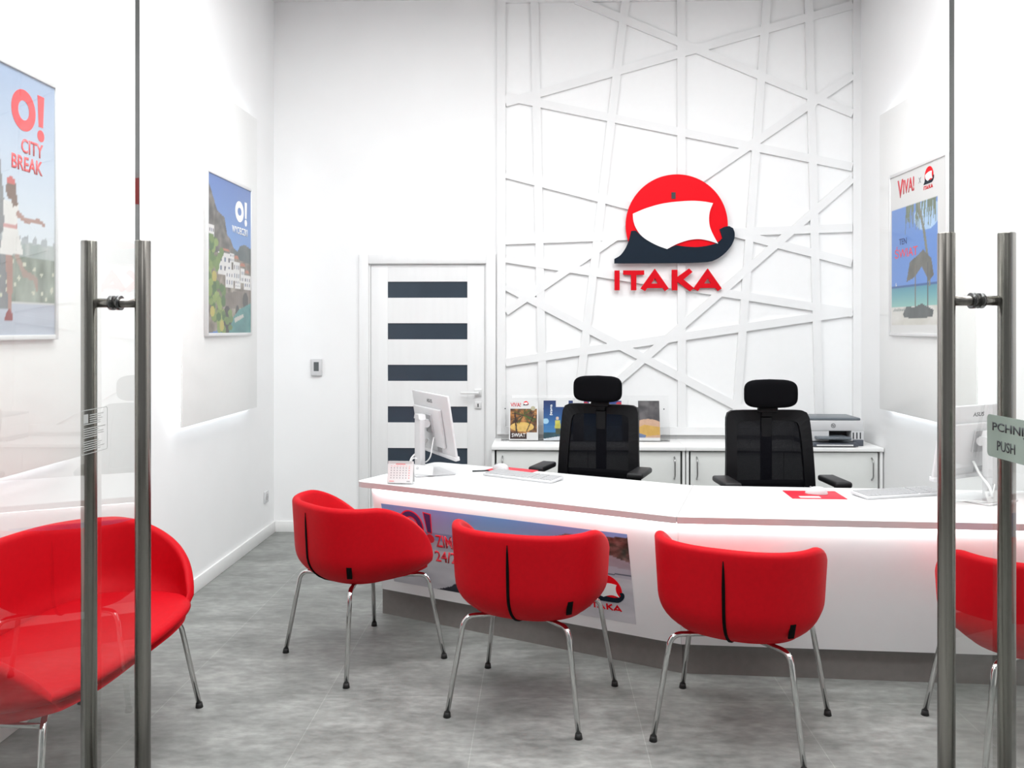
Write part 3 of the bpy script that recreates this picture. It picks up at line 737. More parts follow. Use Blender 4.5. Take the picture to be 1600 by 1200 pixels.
b.disc((0.402, -0.250, zf), 0.024, 0.0008, mi=0)
ob = b.build('picture_lettering', counter); ob.matrix_basis = MF
text('red_lettering', 'ZIMA', 0.068, 0.145, INKDR, counter, 0.432, -0.292, zf, bold=0.02, m=MF)
text('red_lettering', '24/25', 0.062, 0.165, INKDR, counter, 0.415, -0.375, zf, bold=0.02, m=MF)
ml = mini_logo(counter, 1.345, -0.405, 0.185, zf, True); ml.matrix_basis = MF

# ------------------------------------------------------------------ cabinets
CY0, CZT = 5.93, 0.722
def cabinet(x0, x1, label, left_gap=True, right_gap=True):
    t = thing('sideboard_cabinet', label, 'cabinet', (x0, CY0, 0), group='white sideboard cabinets')
    W = x1 - x0; DP = D - CY0 - 0.027
    MB(CABM).box(0.001, W - 0.001, 0, DP, CZT - 0.026, CZT, bev=0.002).build('top_board', t)
    c = MB(CABM)
    c.box(0.004, 0.022, 0.016, DP - 0.002, 0.0, CZT - 0.026).box(W - 0.022, W - 0.004, 0.016, DP - 0.002, 0, CZT - 0.026)
    c.box(0.022, W - 0.022, 0.03, DP - 0.002, 0.0, 0.06).box(0.022, W - 0.022, DP - 0.014, DP - 0.002, 0.06, CZT - 0.026)
    c.build('carcass', t)
    MB(DARKG).box(0.022, W - 0.022, 0.052, 0.055, 0.06, CZT - 0.026).build('gap_shade_sheet', t)  # dark sheet added behind the doors to paint the shade in their gaps
    dw = (W - 0.044 - 0.03) / 2
    for i in range(2):
        xa = 0.022 + 0.013 + i * (dw + 0.004)
        dd_ = MB(CABD).box(xa, xa + dw, 0.022 , 0.040, 0.064, CZT - 0.034, bev=0.0015).build('door', t)
        hx = xa + 0.042 if i == 0 else xa + dw - 0.042
        MB(SATIN).tube(smooth_path([(hx, 0.022, 0.50), (hx, -0.010, 0.52), (hx, -0.010, 0.63), (hx, 0.022, 0.65)], 0.03), 0.0055).build('handle', dd_)
    return t
cabinet(-0.345, 1.005, 'white two-door cabinet under the brochure rack')
cabinet(1.005, 2.358, 'white two-door cabinet under the printer beside right wall')

# ------------------------------------------------------------------ brochures in a clear rack
rack = thing('brochure_rack', 'clear acrylic rack holding four brochures on the left cabinet', 'brochure rack', (0, 6.20, CZT))
TL = R(-12)
RX0, RX1 = -0.290, 0.935
b = MB(ACRY, ACRE)
TM = Matrix.Translation((0, 0, 0.0045)) @ Matrix.Rotation(TL, 4, 'X')
b.box(RX0, RX1, 0.012, 0.015, 0.0, 0.335, m=TM)
b.build('back_sheet', rack)
b = MB(ACRY, ACRE)
b.box(RX0, RX1, -0.016, -0.013, 0.0, 0.11, m=TM); b.build('front_sheet', rack)
b = MB(ACRY, ACRE)
b.box(RX0, RX1, -0.016, 0.10, 0.0, 0.003); b.build('base_sheet', rack)
for xx in (RX0, -0.013, 0.30, 0.60, RX1 - 0.003):
    MB(ACRY).box(xx, xx + 0.003, -0.013, 0.012, 0.003, 0.14, m=TM).build('divider', rack)
for xx in (-0.262, 0.022, 0.90): MB(INKK).disc((xx, 0.0105, 0.235), 0.0045, 0.003, axis='Y').build('screw', rack, m=TM)
BR = Matrix.Translation((0, 6.20, CZT)) @ TM @ Matrix.Rotation(PI / 2, 4, 'X')
def brochure(x, wd, ht, paint, label):
    t = thing('brochure', label, 'brochure', mat=BR @ Matrix.Translation((x, 0.004, -0.008)), group='brochures in the clear rack')
    MB(PAPER).box(0, wd, 0, ht, 0, 0.010).build('page_block', t)
    paint.sheet('cover', wd, ht, t, 0, 0, 0.010, depth=0.001)
    return t
ZB = 0.0112
p = Paint(66, 90, (240, 240, 240)); m_ = (p.X > 0.05) & (p.X < 0.95) & (p.Y > 0.2) & (p.Y < 0.97)
p.fill(m_, (66, 40, 26), 40, (7, 9), c2=(190, 130, 70))
p.fill(m_ & (((p.X - 0.45) / 0.4) ** 2 + ((p.Y - 0.66) / 0.12) ** 2 < 1), (236, 196, 110), 25)
for k in range(30):
    a_ = rng.rand() * 2 * PI; p.line(0.5, 0.36, 0.5 + 0.45 * math.cos(a_), 0.40 + 0.2 * math.sin(a_), 0.02, (60 + 50 * rng.rand(), 56 + 50 * rng.rand(), 40))
p.line(0.2, 0.3, 0.28, 0.9, 0.05, (50, 30, 22)); p.line(0.85, 0.35, 0.6, 0.78, 0.03, (50, 30, 22))
p.poly([(0.05, 0.80), (0.6, 0.84), (0.6, 0.97), (0.05, 0.97)], (52, 22, 18), 14)
p.poly([(0.6, 0.80), (0.97, 0.80), (0.97, 0.97), (0.6, 0.97)], (238, 238, 238)); p.ell(0.82, 0.19, 0.08, 0.055, (196, 190, 160), 6)
p.a[~m_] = np.where((((p.X - 0.82) / 0.08) ** 2 + ((p.Y - 0.19) / 0.055) ** 2 < 1)[..., None], p.a, 240.0)[~m_]
t = brochure(-0.232, 0.212, 0.285, p, 'white brochure with red title over a golden palm sunset, leftmost in rack')
text('lettering', 'VIVA!', 0.030, 0.076, INKDR, t, 0.010, 0.243, ZB, bold=0.02)
mini_logo(t, 0.122, 0.262, 0.042, ZB, False)
text('lettering', 'SWIAT', 0.028, 0.10, INKW, t, 0.020, 0.022, ZB, bold=0.01)
p = Paint(66, 90, (22, 66, 132)); p.vgrad(0, 0.8, (16, 44, 104), (60, 140, 200)); p.ell(0.08, 0.52, 0.1, 0.07, (170, 215, 240))
p.fill((p.Y > 0.80), (36, 78, 92), 20, (10, 6)); p.poly([(0, 1), (0, 0.96), (1, 0.84), (1, 1)], (226, 232, 238), 8)
p.poly([(0.42, 0), (0.85, 0), (0.85, 0.17), (0.42, 0.17)], (240, 240, 240))
p.ell(0.47, 0.45, 0.05, 0.04, (220, 200, 180)); p.poly([(0.40, 0.5), (0.56, 0.5), (0.58, 0.7), (0.38, 0.7)], (206, 200, 90), 20); p.poly([(0.4, 0.7), (0.56, 0.7), (0.6, 0.85), (0.42, 0.85)], (70, 80, 60), 10)
t = brochure(0.020, 0.215, 0.290, p, 'dark blue winter brochure with a skier, second in the rack')
text('lettering', 'tutaj', 0.022, 0.080, INKW, t, 0.045, 0.262, ZB, rot=-PI / 2, bold=0.02)
p = Paint(40, 50, (232, 234, 240)); p.vgrad(0, 0.16, (40, 60, 130), (60, 90, 160)); p.poly([(0.15, 0), (0.62, 0), (0.62, 0.17), (0.15, 0.17)], (240, 240, 240)); p.ell(0.07, 0.08, 0.06, 0.04, (200, 30, 40)); p.ell(0.92, 0.1, 0.08, 0.06, (200, 40, 60)); p.vgrad(0.2, 1, (70, 130, 200), (160, 190, 210))
brochure(0.315, 0.275, 0.290, p, 'blue and white brochure half hidden behind the black desk chair')
# last cover: the cartoon figure is left out, a plain soft-toned generic scene instead
p = Paint(66, 90, (70, 70, 76)); p.fill(p.Y > -1, (60, 58, 62), 12, (4, 5), c2=(112, 108, 110))
p.ell(0.62, 0.78, 0.6, 0.32, (214, 176, 150), 10); p.poly([(0.1, 0.75), (0.5, 0.6), (1, 0.66), (1, 0.85), (0.4, 0.9)], (222, 178, 90), 12)
p.poly([(0.05, 1), (0.2, 0.78), (0.55, 0.86), (0.5, 1)], (110, 130, 170), 10)
p.poly([(0, 0), (0.32, 0), (0.32, 0.17), (0, 0.17)], (240, 240, 240)); p.fill(p.Y > 0.92, (240, 240, 240))
brochure(0.640, 0.225, 0.290, p, 'grey and tan brochure at the right end of the rack')

# ------------------------------------------------------------------ printer
t = thing('printer', 'white and dark grey ink tank printer on the right cabinet', 'printer', (1.855, 6.01, CZT))
b = MB(WPL, PRDK, PRMD)
PW, PD = 0.40, 0.30
MB(PRMD).box(0, PW, 0.03, PD, 0.0, 0.035, bev=0.004).build('base_tray_housing', t)
body = MB(WPL).box(0, PW, 0.018, PD, 0.104, 0.178, bev=0.006).box(0, 0.16, 0.018, PD, 0.035, 0.104).box(0.315, PW, 0.018, PD, 0.035, 0.106).box(0.16, 0.315, 0.12, PD, 0.035, 0.104).build('body', t)
MB(DARKG).box(0.155, 0.318, 0.112, 0.118, 0.036, 0.103).build('paper_slot', t)  # dark sheet that paints the shade inside the slot
MB(PRMD).box(-0.003, PW - 0.02, 0.02, PD, 0.178, 0.196, bev=0.006).build('scanner_lid', t)
MB(PRMD).box(0.06, 0.285, -0.075, 0.115, 0.055, 0.070, bev=0.004).build('output_tray', t)
b = MB(PRDK, PAPER).box(0.03, 0.335, -0.06, 0.03, 0.006, 0.030, bev=0.003); b.box(0.05, 0.30, -0.062, -0.058, 0.010, 0.020, mi=1); b.build('paper_drawer', t)
MB(PRDK).box(0.325, 0.395, 0.005, 0.05, 0.002, 0.045, bev=0.004).build('ink_bay', t)
for i in range(3): MB(INKK).box(0.325 + i * 0.024, 0.333 + i * 0.024, 0.015, 0.02, 0.050, 0.095, bev=0.002).build('ink_window', t)
lg = MB(INKK, WPL); annulus(lg, 0, 0, 0.0155, 0.0155, 0.0125, 0.0125, 0, 0.001, 0)
lg.build('emblem_ring', t, m=Matrix.Translation((0.190, 0.0175, 0.142)) @ Matrix.Rotation(PI / 2, 4, 'X'))
text('emblem_lettering', 'hp', 0.017, 0.017, INKK, t, 0, 0, 0, bold=0.01, m=Matrix.Translation((0.1815, 0.0175, 0.133)) @ Matrix.Rotation(PI / 2, 4, 'X'))

# ------------------------------------------------------------------ desk computers
def monitor(loc, rz, label, sz=1.0, flip=1):
    t = thing('desktop_monitor', label, 'monitor', loc, rz)
    b = MB(WPL, INKK)
    b.prism([(-0.11, -0.13), (0.11, -0.13), (0.125, 0.09), (-0.125, 0.09)], 0.002, 0.008); b.prism([(-0.108, -0.128), (0.108, -0.128), (0.122, 0.088), (-0.122, 0.088)], 0.0, 0.002, mi=1); b.build('base_plate', t)
    MB(WPL).box(-0.045, 0.045, -0.085, -0.055, 0.007, 0.30, bev=0.004).build('stand_column', t)
    MB(WPL).prism([(-0.042, 0.30), (0.042, 0.30), (0.03, 0.325), (-0.03, 0.325)], -0.02, 0.02, m=Matrix.Translation((0, -0.07, 0)) @ Matrix.Rotation(PI / 2, 4, 'X')).build('column_cap', t)
    TM = Matrix.Translation((0, 0.0, 0.275)) @ Matrix.Rotation(R(9), 4, 'X')
    h_ = MB(WPL)
    h_.disc((0, -0.045, 0.275), 0.020, 0.085, axis='X').box(-0.018, 0.018, -0.06, -0.02, 0.255, 0.295, bev=0.004)
    h_.build('hinge', t)
    pan = MB(WPL).box(-0.272, 0.272, 0.005, 0.020, -0.165, 0.165, bev=0.004).box(-0.272, 0.272, 0.0, 0.028, -0.182, -0.160, bev=0.004).build('screen_panel', t, m=TM)
    MB(SCREEN).box(-0.264, 0.264, 0.020, 0.0215, -0.155, 0.158).build('display', pan)
    hs = MB(WPL).box(-0.235, 0.165, -0.014, 0.005, -0.125, 0.085, bev=0.005).build('rear_housing', pan)
    MB(WPL2).box(-0.052, 0.052, -0.021, -0.013, -0.052, 0.052, bev=0.003).build('mounting_plate', pan)
    for sx in (-0.042, 0.042):
        for sz_ in (-0.042, 0.042): MB(INKG).disc((sx, -0.0215, sz_), 0.004, 0.002, axis='Y', n=10).build('screw', pan)
    MB(INKG).box(0.02, 0.085, 0.0035, 0.0055, -0.158, -0.130).build('rating_label', pan)
    text('brand_lettering', 'ASUS', 0.020, 0.082, INKK, pan, 0, 0, 0, bold=0.015, m=Matrix.Translation((-0.045, 0.005, 0.112)) @ Matrix.Rotation(PI / 2, 4, 'X'))
    MB(CABLE).tube(smooth_path([(0.05, -0.008, 0.20), (0.055, -0.03, 0.09), (0.03, -0.05, 0.06), (-0.02, -0.10, 0.09), (-0.05, -0.11, 0.05), (-0.07, -0.10, 0.01), (-0.16, 0.02, 0.006)], 0.05), 0.0035).build('cable', t)
    MB(CABLE).tube(smooth_path([(-0.04, -0.01, 0.18), (-0.05, -0.05, 0.12), (-0.06, -0.10, 0.08), (-0.055, -0.11, 0.03)], 0.04), 0.006).build('cable', t)
    return t
monitor((-0.600, 4.675, DT), R(-62), 'white computer monitor on the left counter beside the desk calendar')
monitor((2.03, 4.04, DT), R(31), 'white computer monitor seen through the right glass door')
def name_card(loc, rz, label):
    t = thing('name_card', label, 'card', loc, rz, group='small name cards')
    b = MB(PAPER)
    M_ = Matrix.Rotation(R(-18), 4, 'X'); b.box(-0.055, 0.055, -0.0008, 0.0008, 0, 0.052, m=M_)
    b.box(-0.055, 0.055, 0.0, 0.03, 0.0, 0.0012)
    b.build('folded_card', t)
    g = MB(INKG); annulus(g, 0, 0, 0.006, 0.005, 0.004, 0.0034, 0, 0.0005, 0); g.box(-0.008, 0.006, -0.007, -0.005, 0, 0.0005)
    g.build('emblem', t, m=M_ @ Matrix.Translation((-0.035, -0.001, 0.036)) @ Matrix.Rotation(PI / 2, 4, 'X'))
name_card((-0.632, 4.545, DT + 0.0088), R(-14), 'small white name card on the base of the monitor by the calendar')
name_card((2.060, 3.922, DT + 0.0088), R(24), 'small white name card by the monitor behind the right glass door')

# desk calendar
t = thing('desk_calendar', 'small white tent calendar at the left end of the counter', 'calendar', (-0.715, 4.335, DT), R(-4))
b = MB(PAPER)
Mc = Matrix.Rotation(R(-14), 4, 'X')
b.box(-0.066, 0.066, -0.028, -0.026, 0.0, 0.112, m=Mc)
b.box(-0.066, 0.066, 0.026, 0.028, 0.0, 0.112, m=Matrix.Rotation(R(14), 4, 'X'))
b.box(-0.066, 0.066, -0.028, 0.028, 0, 0.0015)
b.build('tent_card', t)
MPg = Mc @ Matrix.Translation((0, -0.028, 0)) @ Matrix.Rotation(PI / 2, 4, 'X')
b = MB(PAPER); b.box(-0.063, 0.063, 0.004, 0.108, 0.0, 0.002); b.build('page', t, m=MPg)
g = MB(INKG, INKP)
for r_ in range(5):
    for c_ in range(7):
        x_ = -0.050 + c_ * 0.0155; y_ = 0.074 - r_ * 0.0125
        g.box(x_, x_ + 0.005, y_, y_ + 0.0055, 0.002, 0.0024, mi=1 if c_ == 6 else 0)
for c_ in range(7): g.box(-0.050 + c_ * 0.0155, -0.0435 + c_ * 0.0155, 0.085, 0.0875, 0.002, 0.0024, mi=1)
g.box(-0.025, 0.025, 0.094, 0.099, 0.002, 0.0024, mi=1); g.box(-0.055, -0.03, 0.008, 0.012, 0.002, 0.0024, mi=1); g.box(0.035, 0.052, 0.008, 0.012, 0.002, 0.0024)
g.build('printed_dates', t, m=MPg)
g = MB(SATIN)
for k in range(18):
    x_ = -0.058 + k * 0.0068
    g.tube([(x_, 0.008 * math.cos(a), 0.109 + 0.008 * math.sin(a)) for a in [i * 2 * PI / 10 for i in range(11)]], 0.0008, n=5, cap=False)
g.build('spiral_binding', t)

def keyboard(loc, rz, label):
    t = thing('keyboard', label, 'keyboard', loc, rz)
    b = MB(WPL); b.box(-0.215, 0.215, -0.066, 0.066, 0.0, 0.014, bev=0.004, m=Matrix.Rotation(R(3), 4, 'X') @ Matrix.Translation((0, 0, 0.0035)))
    b.build('case', t)
    k = MB(WPL2); Mx = Matrix.Rotation(R(3), 4, 'X') @ Matrix.Translation((0, 0, 0.0035))
    for r_ in range(6):
        y_ = -0.056 + r_ * 0.0188
        xs = [(-0.205 + i * 0.0187, 0.0168) for i in range(15)] + [(0.083 + i * 0.0187, 0.0168) for i in range(3)] + [(0.145 + i * 0.0165, 0.0148) for i in range(4)]
        if r_ == 0: xs = [(-0.205 + i * 0.0235, 0.021) for i in range(3)] + [(-0.134, 0.11)] + [(-0.021 + i * 0.0235, 0.021) for i in range(4)] + xs[15:]
        for x_, w_ in xs: k.box(x_, x_ + w_, y_, y_ + 0.0162, 0.013, 0.0172, m=Mx)
    k.build('keys', t)
    return t
keyboard((-0.095, 4.525, DT), math.atan2(-0.25, 0.40), 'white keyboard on the left counter section in front of the monitor')
keyboard((1.700, 4.120, DT), math.atan2(0.11, 0.37), 'white keyboard on the right counter section beside red mouse mat')
# calculator-size pen & mouse mats
t = thing('mouse_mat', 'red mouse mat behind the left keyboard', 'mouse mat', (-0.165, 4.750, DT), R(-30))
MB(MATR).box(-0.13, 0.13, -0.08, 0.08, 0, 0.003, bev=0.001).build('mat_sheet', t)
MB(INKW).box(-0.055, 0.03, -0.074, -0.045, 0.003, 0.0034).build('printed_logo_field', t)
t = thing('mouse_mat', 'red mouse mat on the right counter section', 'mouse mat', (1.302, 4.103, DT), R(-2))
MB(MATR).box(-0.125, 0.125, -0.095, 0.095, 0, 0.003, bev=0.001).build('mat_sheet', t)
MB(INKW).box(-0.085, 0.01, -0.082, -0.044, 0.003, 0.0034).build('printed_logo_field', t)
def mouse(loc, rz, label):
    t = thing('computer_mouse', label, 'mouse', loc, rz)
    b = MB(WPL); P = []
    for i in range(25):
        a = 2 * PI * i / 24; row = []
        for j in range(11):
            ph_ = (PI / 2) * j / 10
            r_ = math.sin(ph_); x_ = 0.030 * math.cos(a) * r_ ** 0.8; y_ = 0.052 * math.sin(a) * r_ ** 0.8
            row.append((x_, y_, 0.034 * math.cos(ph_) * (1 - 0.18 * math.sin(a) * r_) + 0.001))
        P.append(row)
    b.grid(P); b.disc((0, 0, 0.001), 0.028, 0.001); bmesh.ops.recalc_face_normals(b.bm, faces=b.bm.faces)
    b.build('shell', t, merge=0.0001)
    MB(INKG).disc((0, 0.026, 0.029), 0.006, 0.004, axis='X', n=14).build('scroll_wheel', t)
mouse((-0.225, 4.765, DT + 0.0032), R(60), 'white computer mouse on the red mat behind the left keyboard')
mouse((1.318, 4.120, DT + 0.0032), R(70), 'white computer mouse on the red mat of the right counter section')
t = thing('pen', 'thin black pen beside the left red mouse mat', 'pen', (-0.33, 4.715, DT + 0.0045), R(15))
MB(INKK, INKDR).tube([(-0.05, 0, 0), (0.04, 0, 0)], 0.004, n=8).tube([(0.04, 0, 0), (0.066, 0, 0)], [0.004, 0.001], mi=1, n=8).build('barrel', t)

# ------------------------------------------------------------------ red tub seats
def tub(name, label, cat, rx, ryb, ryf, ex, T, z0, hb, arm_y, group, legs, foot_end, knee, knee_z, seam=True, nang=112, hs=0.425, seatz=0.452, taper=0.17, drop_pow=1.55, crest=0.0, arm_end=0.275, lift=0.045):
    t = thing(name, label, cat, group=group)
    def plan(a):                                   # a = 0 at the back, grows clockwise
        c_, s_ = -math.cos(a), math.sin(a)
        ry = ryb if c_ < 0 else ryf
        k = (abs(c_) ** ex + abs(s_) ** ex) ** (-1 / ex)
        return Vector((rx * s_ * k, ry * c_ * k))
    def height(pt):
        y = pt.y
        h_ = hb + crest * (1 - (pt.x / rx) ** 2)
        if y <= arm_y: return h_
        u = min(1.0, (y - arm_y) / (arm_end - arm_y))
        return hs + (h_ - hs) * max(0.0, 1 - u ** drop_pow) ** (1 / drop_pow)
    def g(z, h_, py=0.0):
        u = min(1.0, max(0.0, (z - z0) / (taper * (1 - 0.5 * max(0.0, py / ryf))))); base = (1 - (1 - u) ** 2.5) ** (1 / 2.5)
        lean = 0.93 + 0.07 * min(1, max(0, (z - z0) / (hb - z0)))
        return base * lean
    P = []
    for i in range(nang):
        a = 2 * PI * i / nang; pt = plan(a); h_ = height(pt); L = pt.length; row = []
        Tz = T * (0.55 + 0.45 * min(1, (h_ - hs) / 0.12))
        NQ = 22
        for q in range(NQ + 1):
            u = q / NQ; z = z0 + (h_ - Tz / 2 - z0) * (1 - math.cos(u * PI / 2)) ** 0.9
            s_ = g(z, h_, pt.y); zl_ = z + lift * max(0, pt.y * s_ / ryf) ** 1.5 * (1 - u); row.append((pt.x * s_, pt.y * s_, zl_))
        so = g(h_ - Tz / 2, h_, pt.y)
        for q in range(1, 8):                      # rounded rim
            b_ = PI * q / 8; rr = L * so - Tz / 2 + Tz / 2 * math.cos(b_); z = h_ - Tz / 2 + Tz / 2 * math.sin(b_)
            row.append((pt.x / L * rr, pt.y / L * rr, z))
        zi = min(h_ - Tz / 2, hs - 0.018)
        for q in range(0, 9):                      # inner wall down to the seat
            u = q / 8; z = (h_ - Tz / 2) * (1 - u) + zi * u
            rr = L * g(max(z, z0 + 0.07), h_, pt.y) - Tz
            rr = min(rr, L * so - Tz) if q == 0 else rr
            row.append((pt.x / L * rr, pt.y / L * rr, z))
        row.append((0, 0, zi - 0.004))
        P.append(row)
    b = MB(RED); b.grid(P, closed_u=True); 
    bmesh.ops.remove_doubles(b.bm, verts=b.bm.verts, dist=1e-5)
    bmesh.ops.recalc_face_normals(b.bm, faces=b.bm.faces)
    b.build('tub_shell', t)
    # seat pad
    P = []
    for i in range(nang):
        a = 2 * PI * i / nang; pt = plan(a); L = pt.length; row = []
        Rm = L * g(seatz + 0.01, 0.7, pt.y) - T * 0.92
        if pt.y > 0:
            fr_ = min(1, max(0, (pt.y / ryf - 0.55) / 0.45)); Rm += fr_ * T * 1.05
        for zz, k_ in ((seatz - 0.045, 0.70), (seatz - 0.02, 0.90), (seatz, 1.0), (seatz + 0.014, 0.985), (seatz + 0.024, 0.955), (seatz + 0.030, 0.90), (seatz + 0.034, 0.75), (seatz + 0.036, 0.5), (seatz + 0.036, 0.25), (seatz + 0.036, 0.0)):
            row.append((pt.x / L * Rm * k_, pt.y / L * Rm * k_, zz))
        P.append(row)
    b = MB(RED); b.grid(P, closed_u=True); bmesh.ops.remove_doubles(b.bm, verts=b.bm.verts, dist=1e-5)
    bmesh.ops.recalc_face_normals(b.bm, faces=b.bm.faces); b.build('seat_pad', t)
    if seam:
        b = MB(BLACKF); pts = []
        for q in range(15):
            z = z0 + 0.006 + (hb - 0.045 - z0) * (q / 14) ** 1.3; s_ = g(z, hb)
            pts.append((0, -ryb * s_ - 0.0005, z))
        wds = [0.0062] * 12 + [0.0052, 0.0042, 0.0016]
        b.tube(pts, wds, n=10); b.build('zip', t)
        a = R(45); pt = plan(a); z = z0 + 0.105; s_ = g(z, hb)
        q_ = Vector((pt.x * s_, pt.y * s_, z)); nrm = Vector((pt.x / rx ** 2, pt.y / ryb ** 2, 0)).normalized()
        ang_ = math.atan2(nrm.y, nrm.x)  # outward normal
        MB(BLACKF).box(-0.002, 0.0045, -0.012, 0.012, -0.028, 0.028, bev=0.0015).build('fabric_tag', t, m=Matrix.Translation(q_) @ Matrix.Rotation(ang_, 4, 'Z') @ Matrix.Rotation(R(14), 4, 'Y'))
    for (fx, fy) in legs:
        sx, sy = (1 if fx > 0 else -1), (1 if fy > 0 else -1)
        pts = [(fx * 0.30, fy * 0.35, z0 + 0.012), (fx * knee[0], fy * knee[1], knee_z), (fx, fy, 0.012)]
        lg_ = MB(CHROME).tube(smooth_path(pts, 0.045, 8), 0.0105).build('leg', t)
        MB(RUBBER).tube([(fx * 1.0, fy * 1.0, 0.0), (fx * 0.997, fy * 0.997, 0.020)], [0.0155, 0.0125]).build('foot_cap', lg_)
    return t
LEGS = [(-0.270, -0.257), (0.270, -0.257), (-0.294, 0.257), (0.294, 0.257)]
chair = tub('tub_chair', 'red tub chair with chrome legs, leftmost at the counter, turned to the right', 'chair', 0.320, 0.305, 0.335, 2.5, 0.040, 0.368, 0.755, -0.13,
            'red tub chairs in front of the counter', LEGS, None, (0.80, 0.80), 0.392)
chair.location = (-0.842, 4.006, 0); chair.rotation_euler = (0, 0, R(-45.5))
for (x, y, a, lab) in ((-0.038, 3.537, -17.5, 'red tub chair with black back zip in front of the printed counter film'),
                       (0.772, 3.327, -24.2, 'red tub chair with black back zip in front of the plain white counter front'),
                       (1.80, 3.17, -6.0, 'red tub chair partly hidden behind the right glass door handle')):
    c = copy_tree(chair); c.location = (x, y, 0); c.rotation_euler = (0, 0, R(a)); c['label'] = lab
sofa = tub('tub_sofa', 'red two-seat tub sofa with chrome legs against the left wall', 'sofa', 0.645, 0.31, 0.33, 3.0, 0.045, 0.380, 0.755, -0.17, None,
           [(-0.53, -0.25), (0.53, -0.25), (-0.53, 0.25), (0.53, 0.25)], None, (0.83, 0.84), 0.385, seam=False, nang=160, crest=0.035, drop_pow=1.8, arm_end=0.275)
del sofa['label']; sofa['label'] = 'red two-seat tub sofa with chrome legs against the left wall'
sofa.location = (-1.66, 2.905, 0); sofa.rotation_euler = (0, 0, R(-92))
MB(CHROME).tube(smooth_path([(-0.435, -0.205, 0.372), (-0.435, 0.205, 0.372)]), 0.008).build('cross_rail', sofa)
MB(CHROME).tube(smooth_path([(0.435, -0.205, 0.372), (0.435, 0.205, 0.372)]), 0.008).build('cross_rail', sofa)

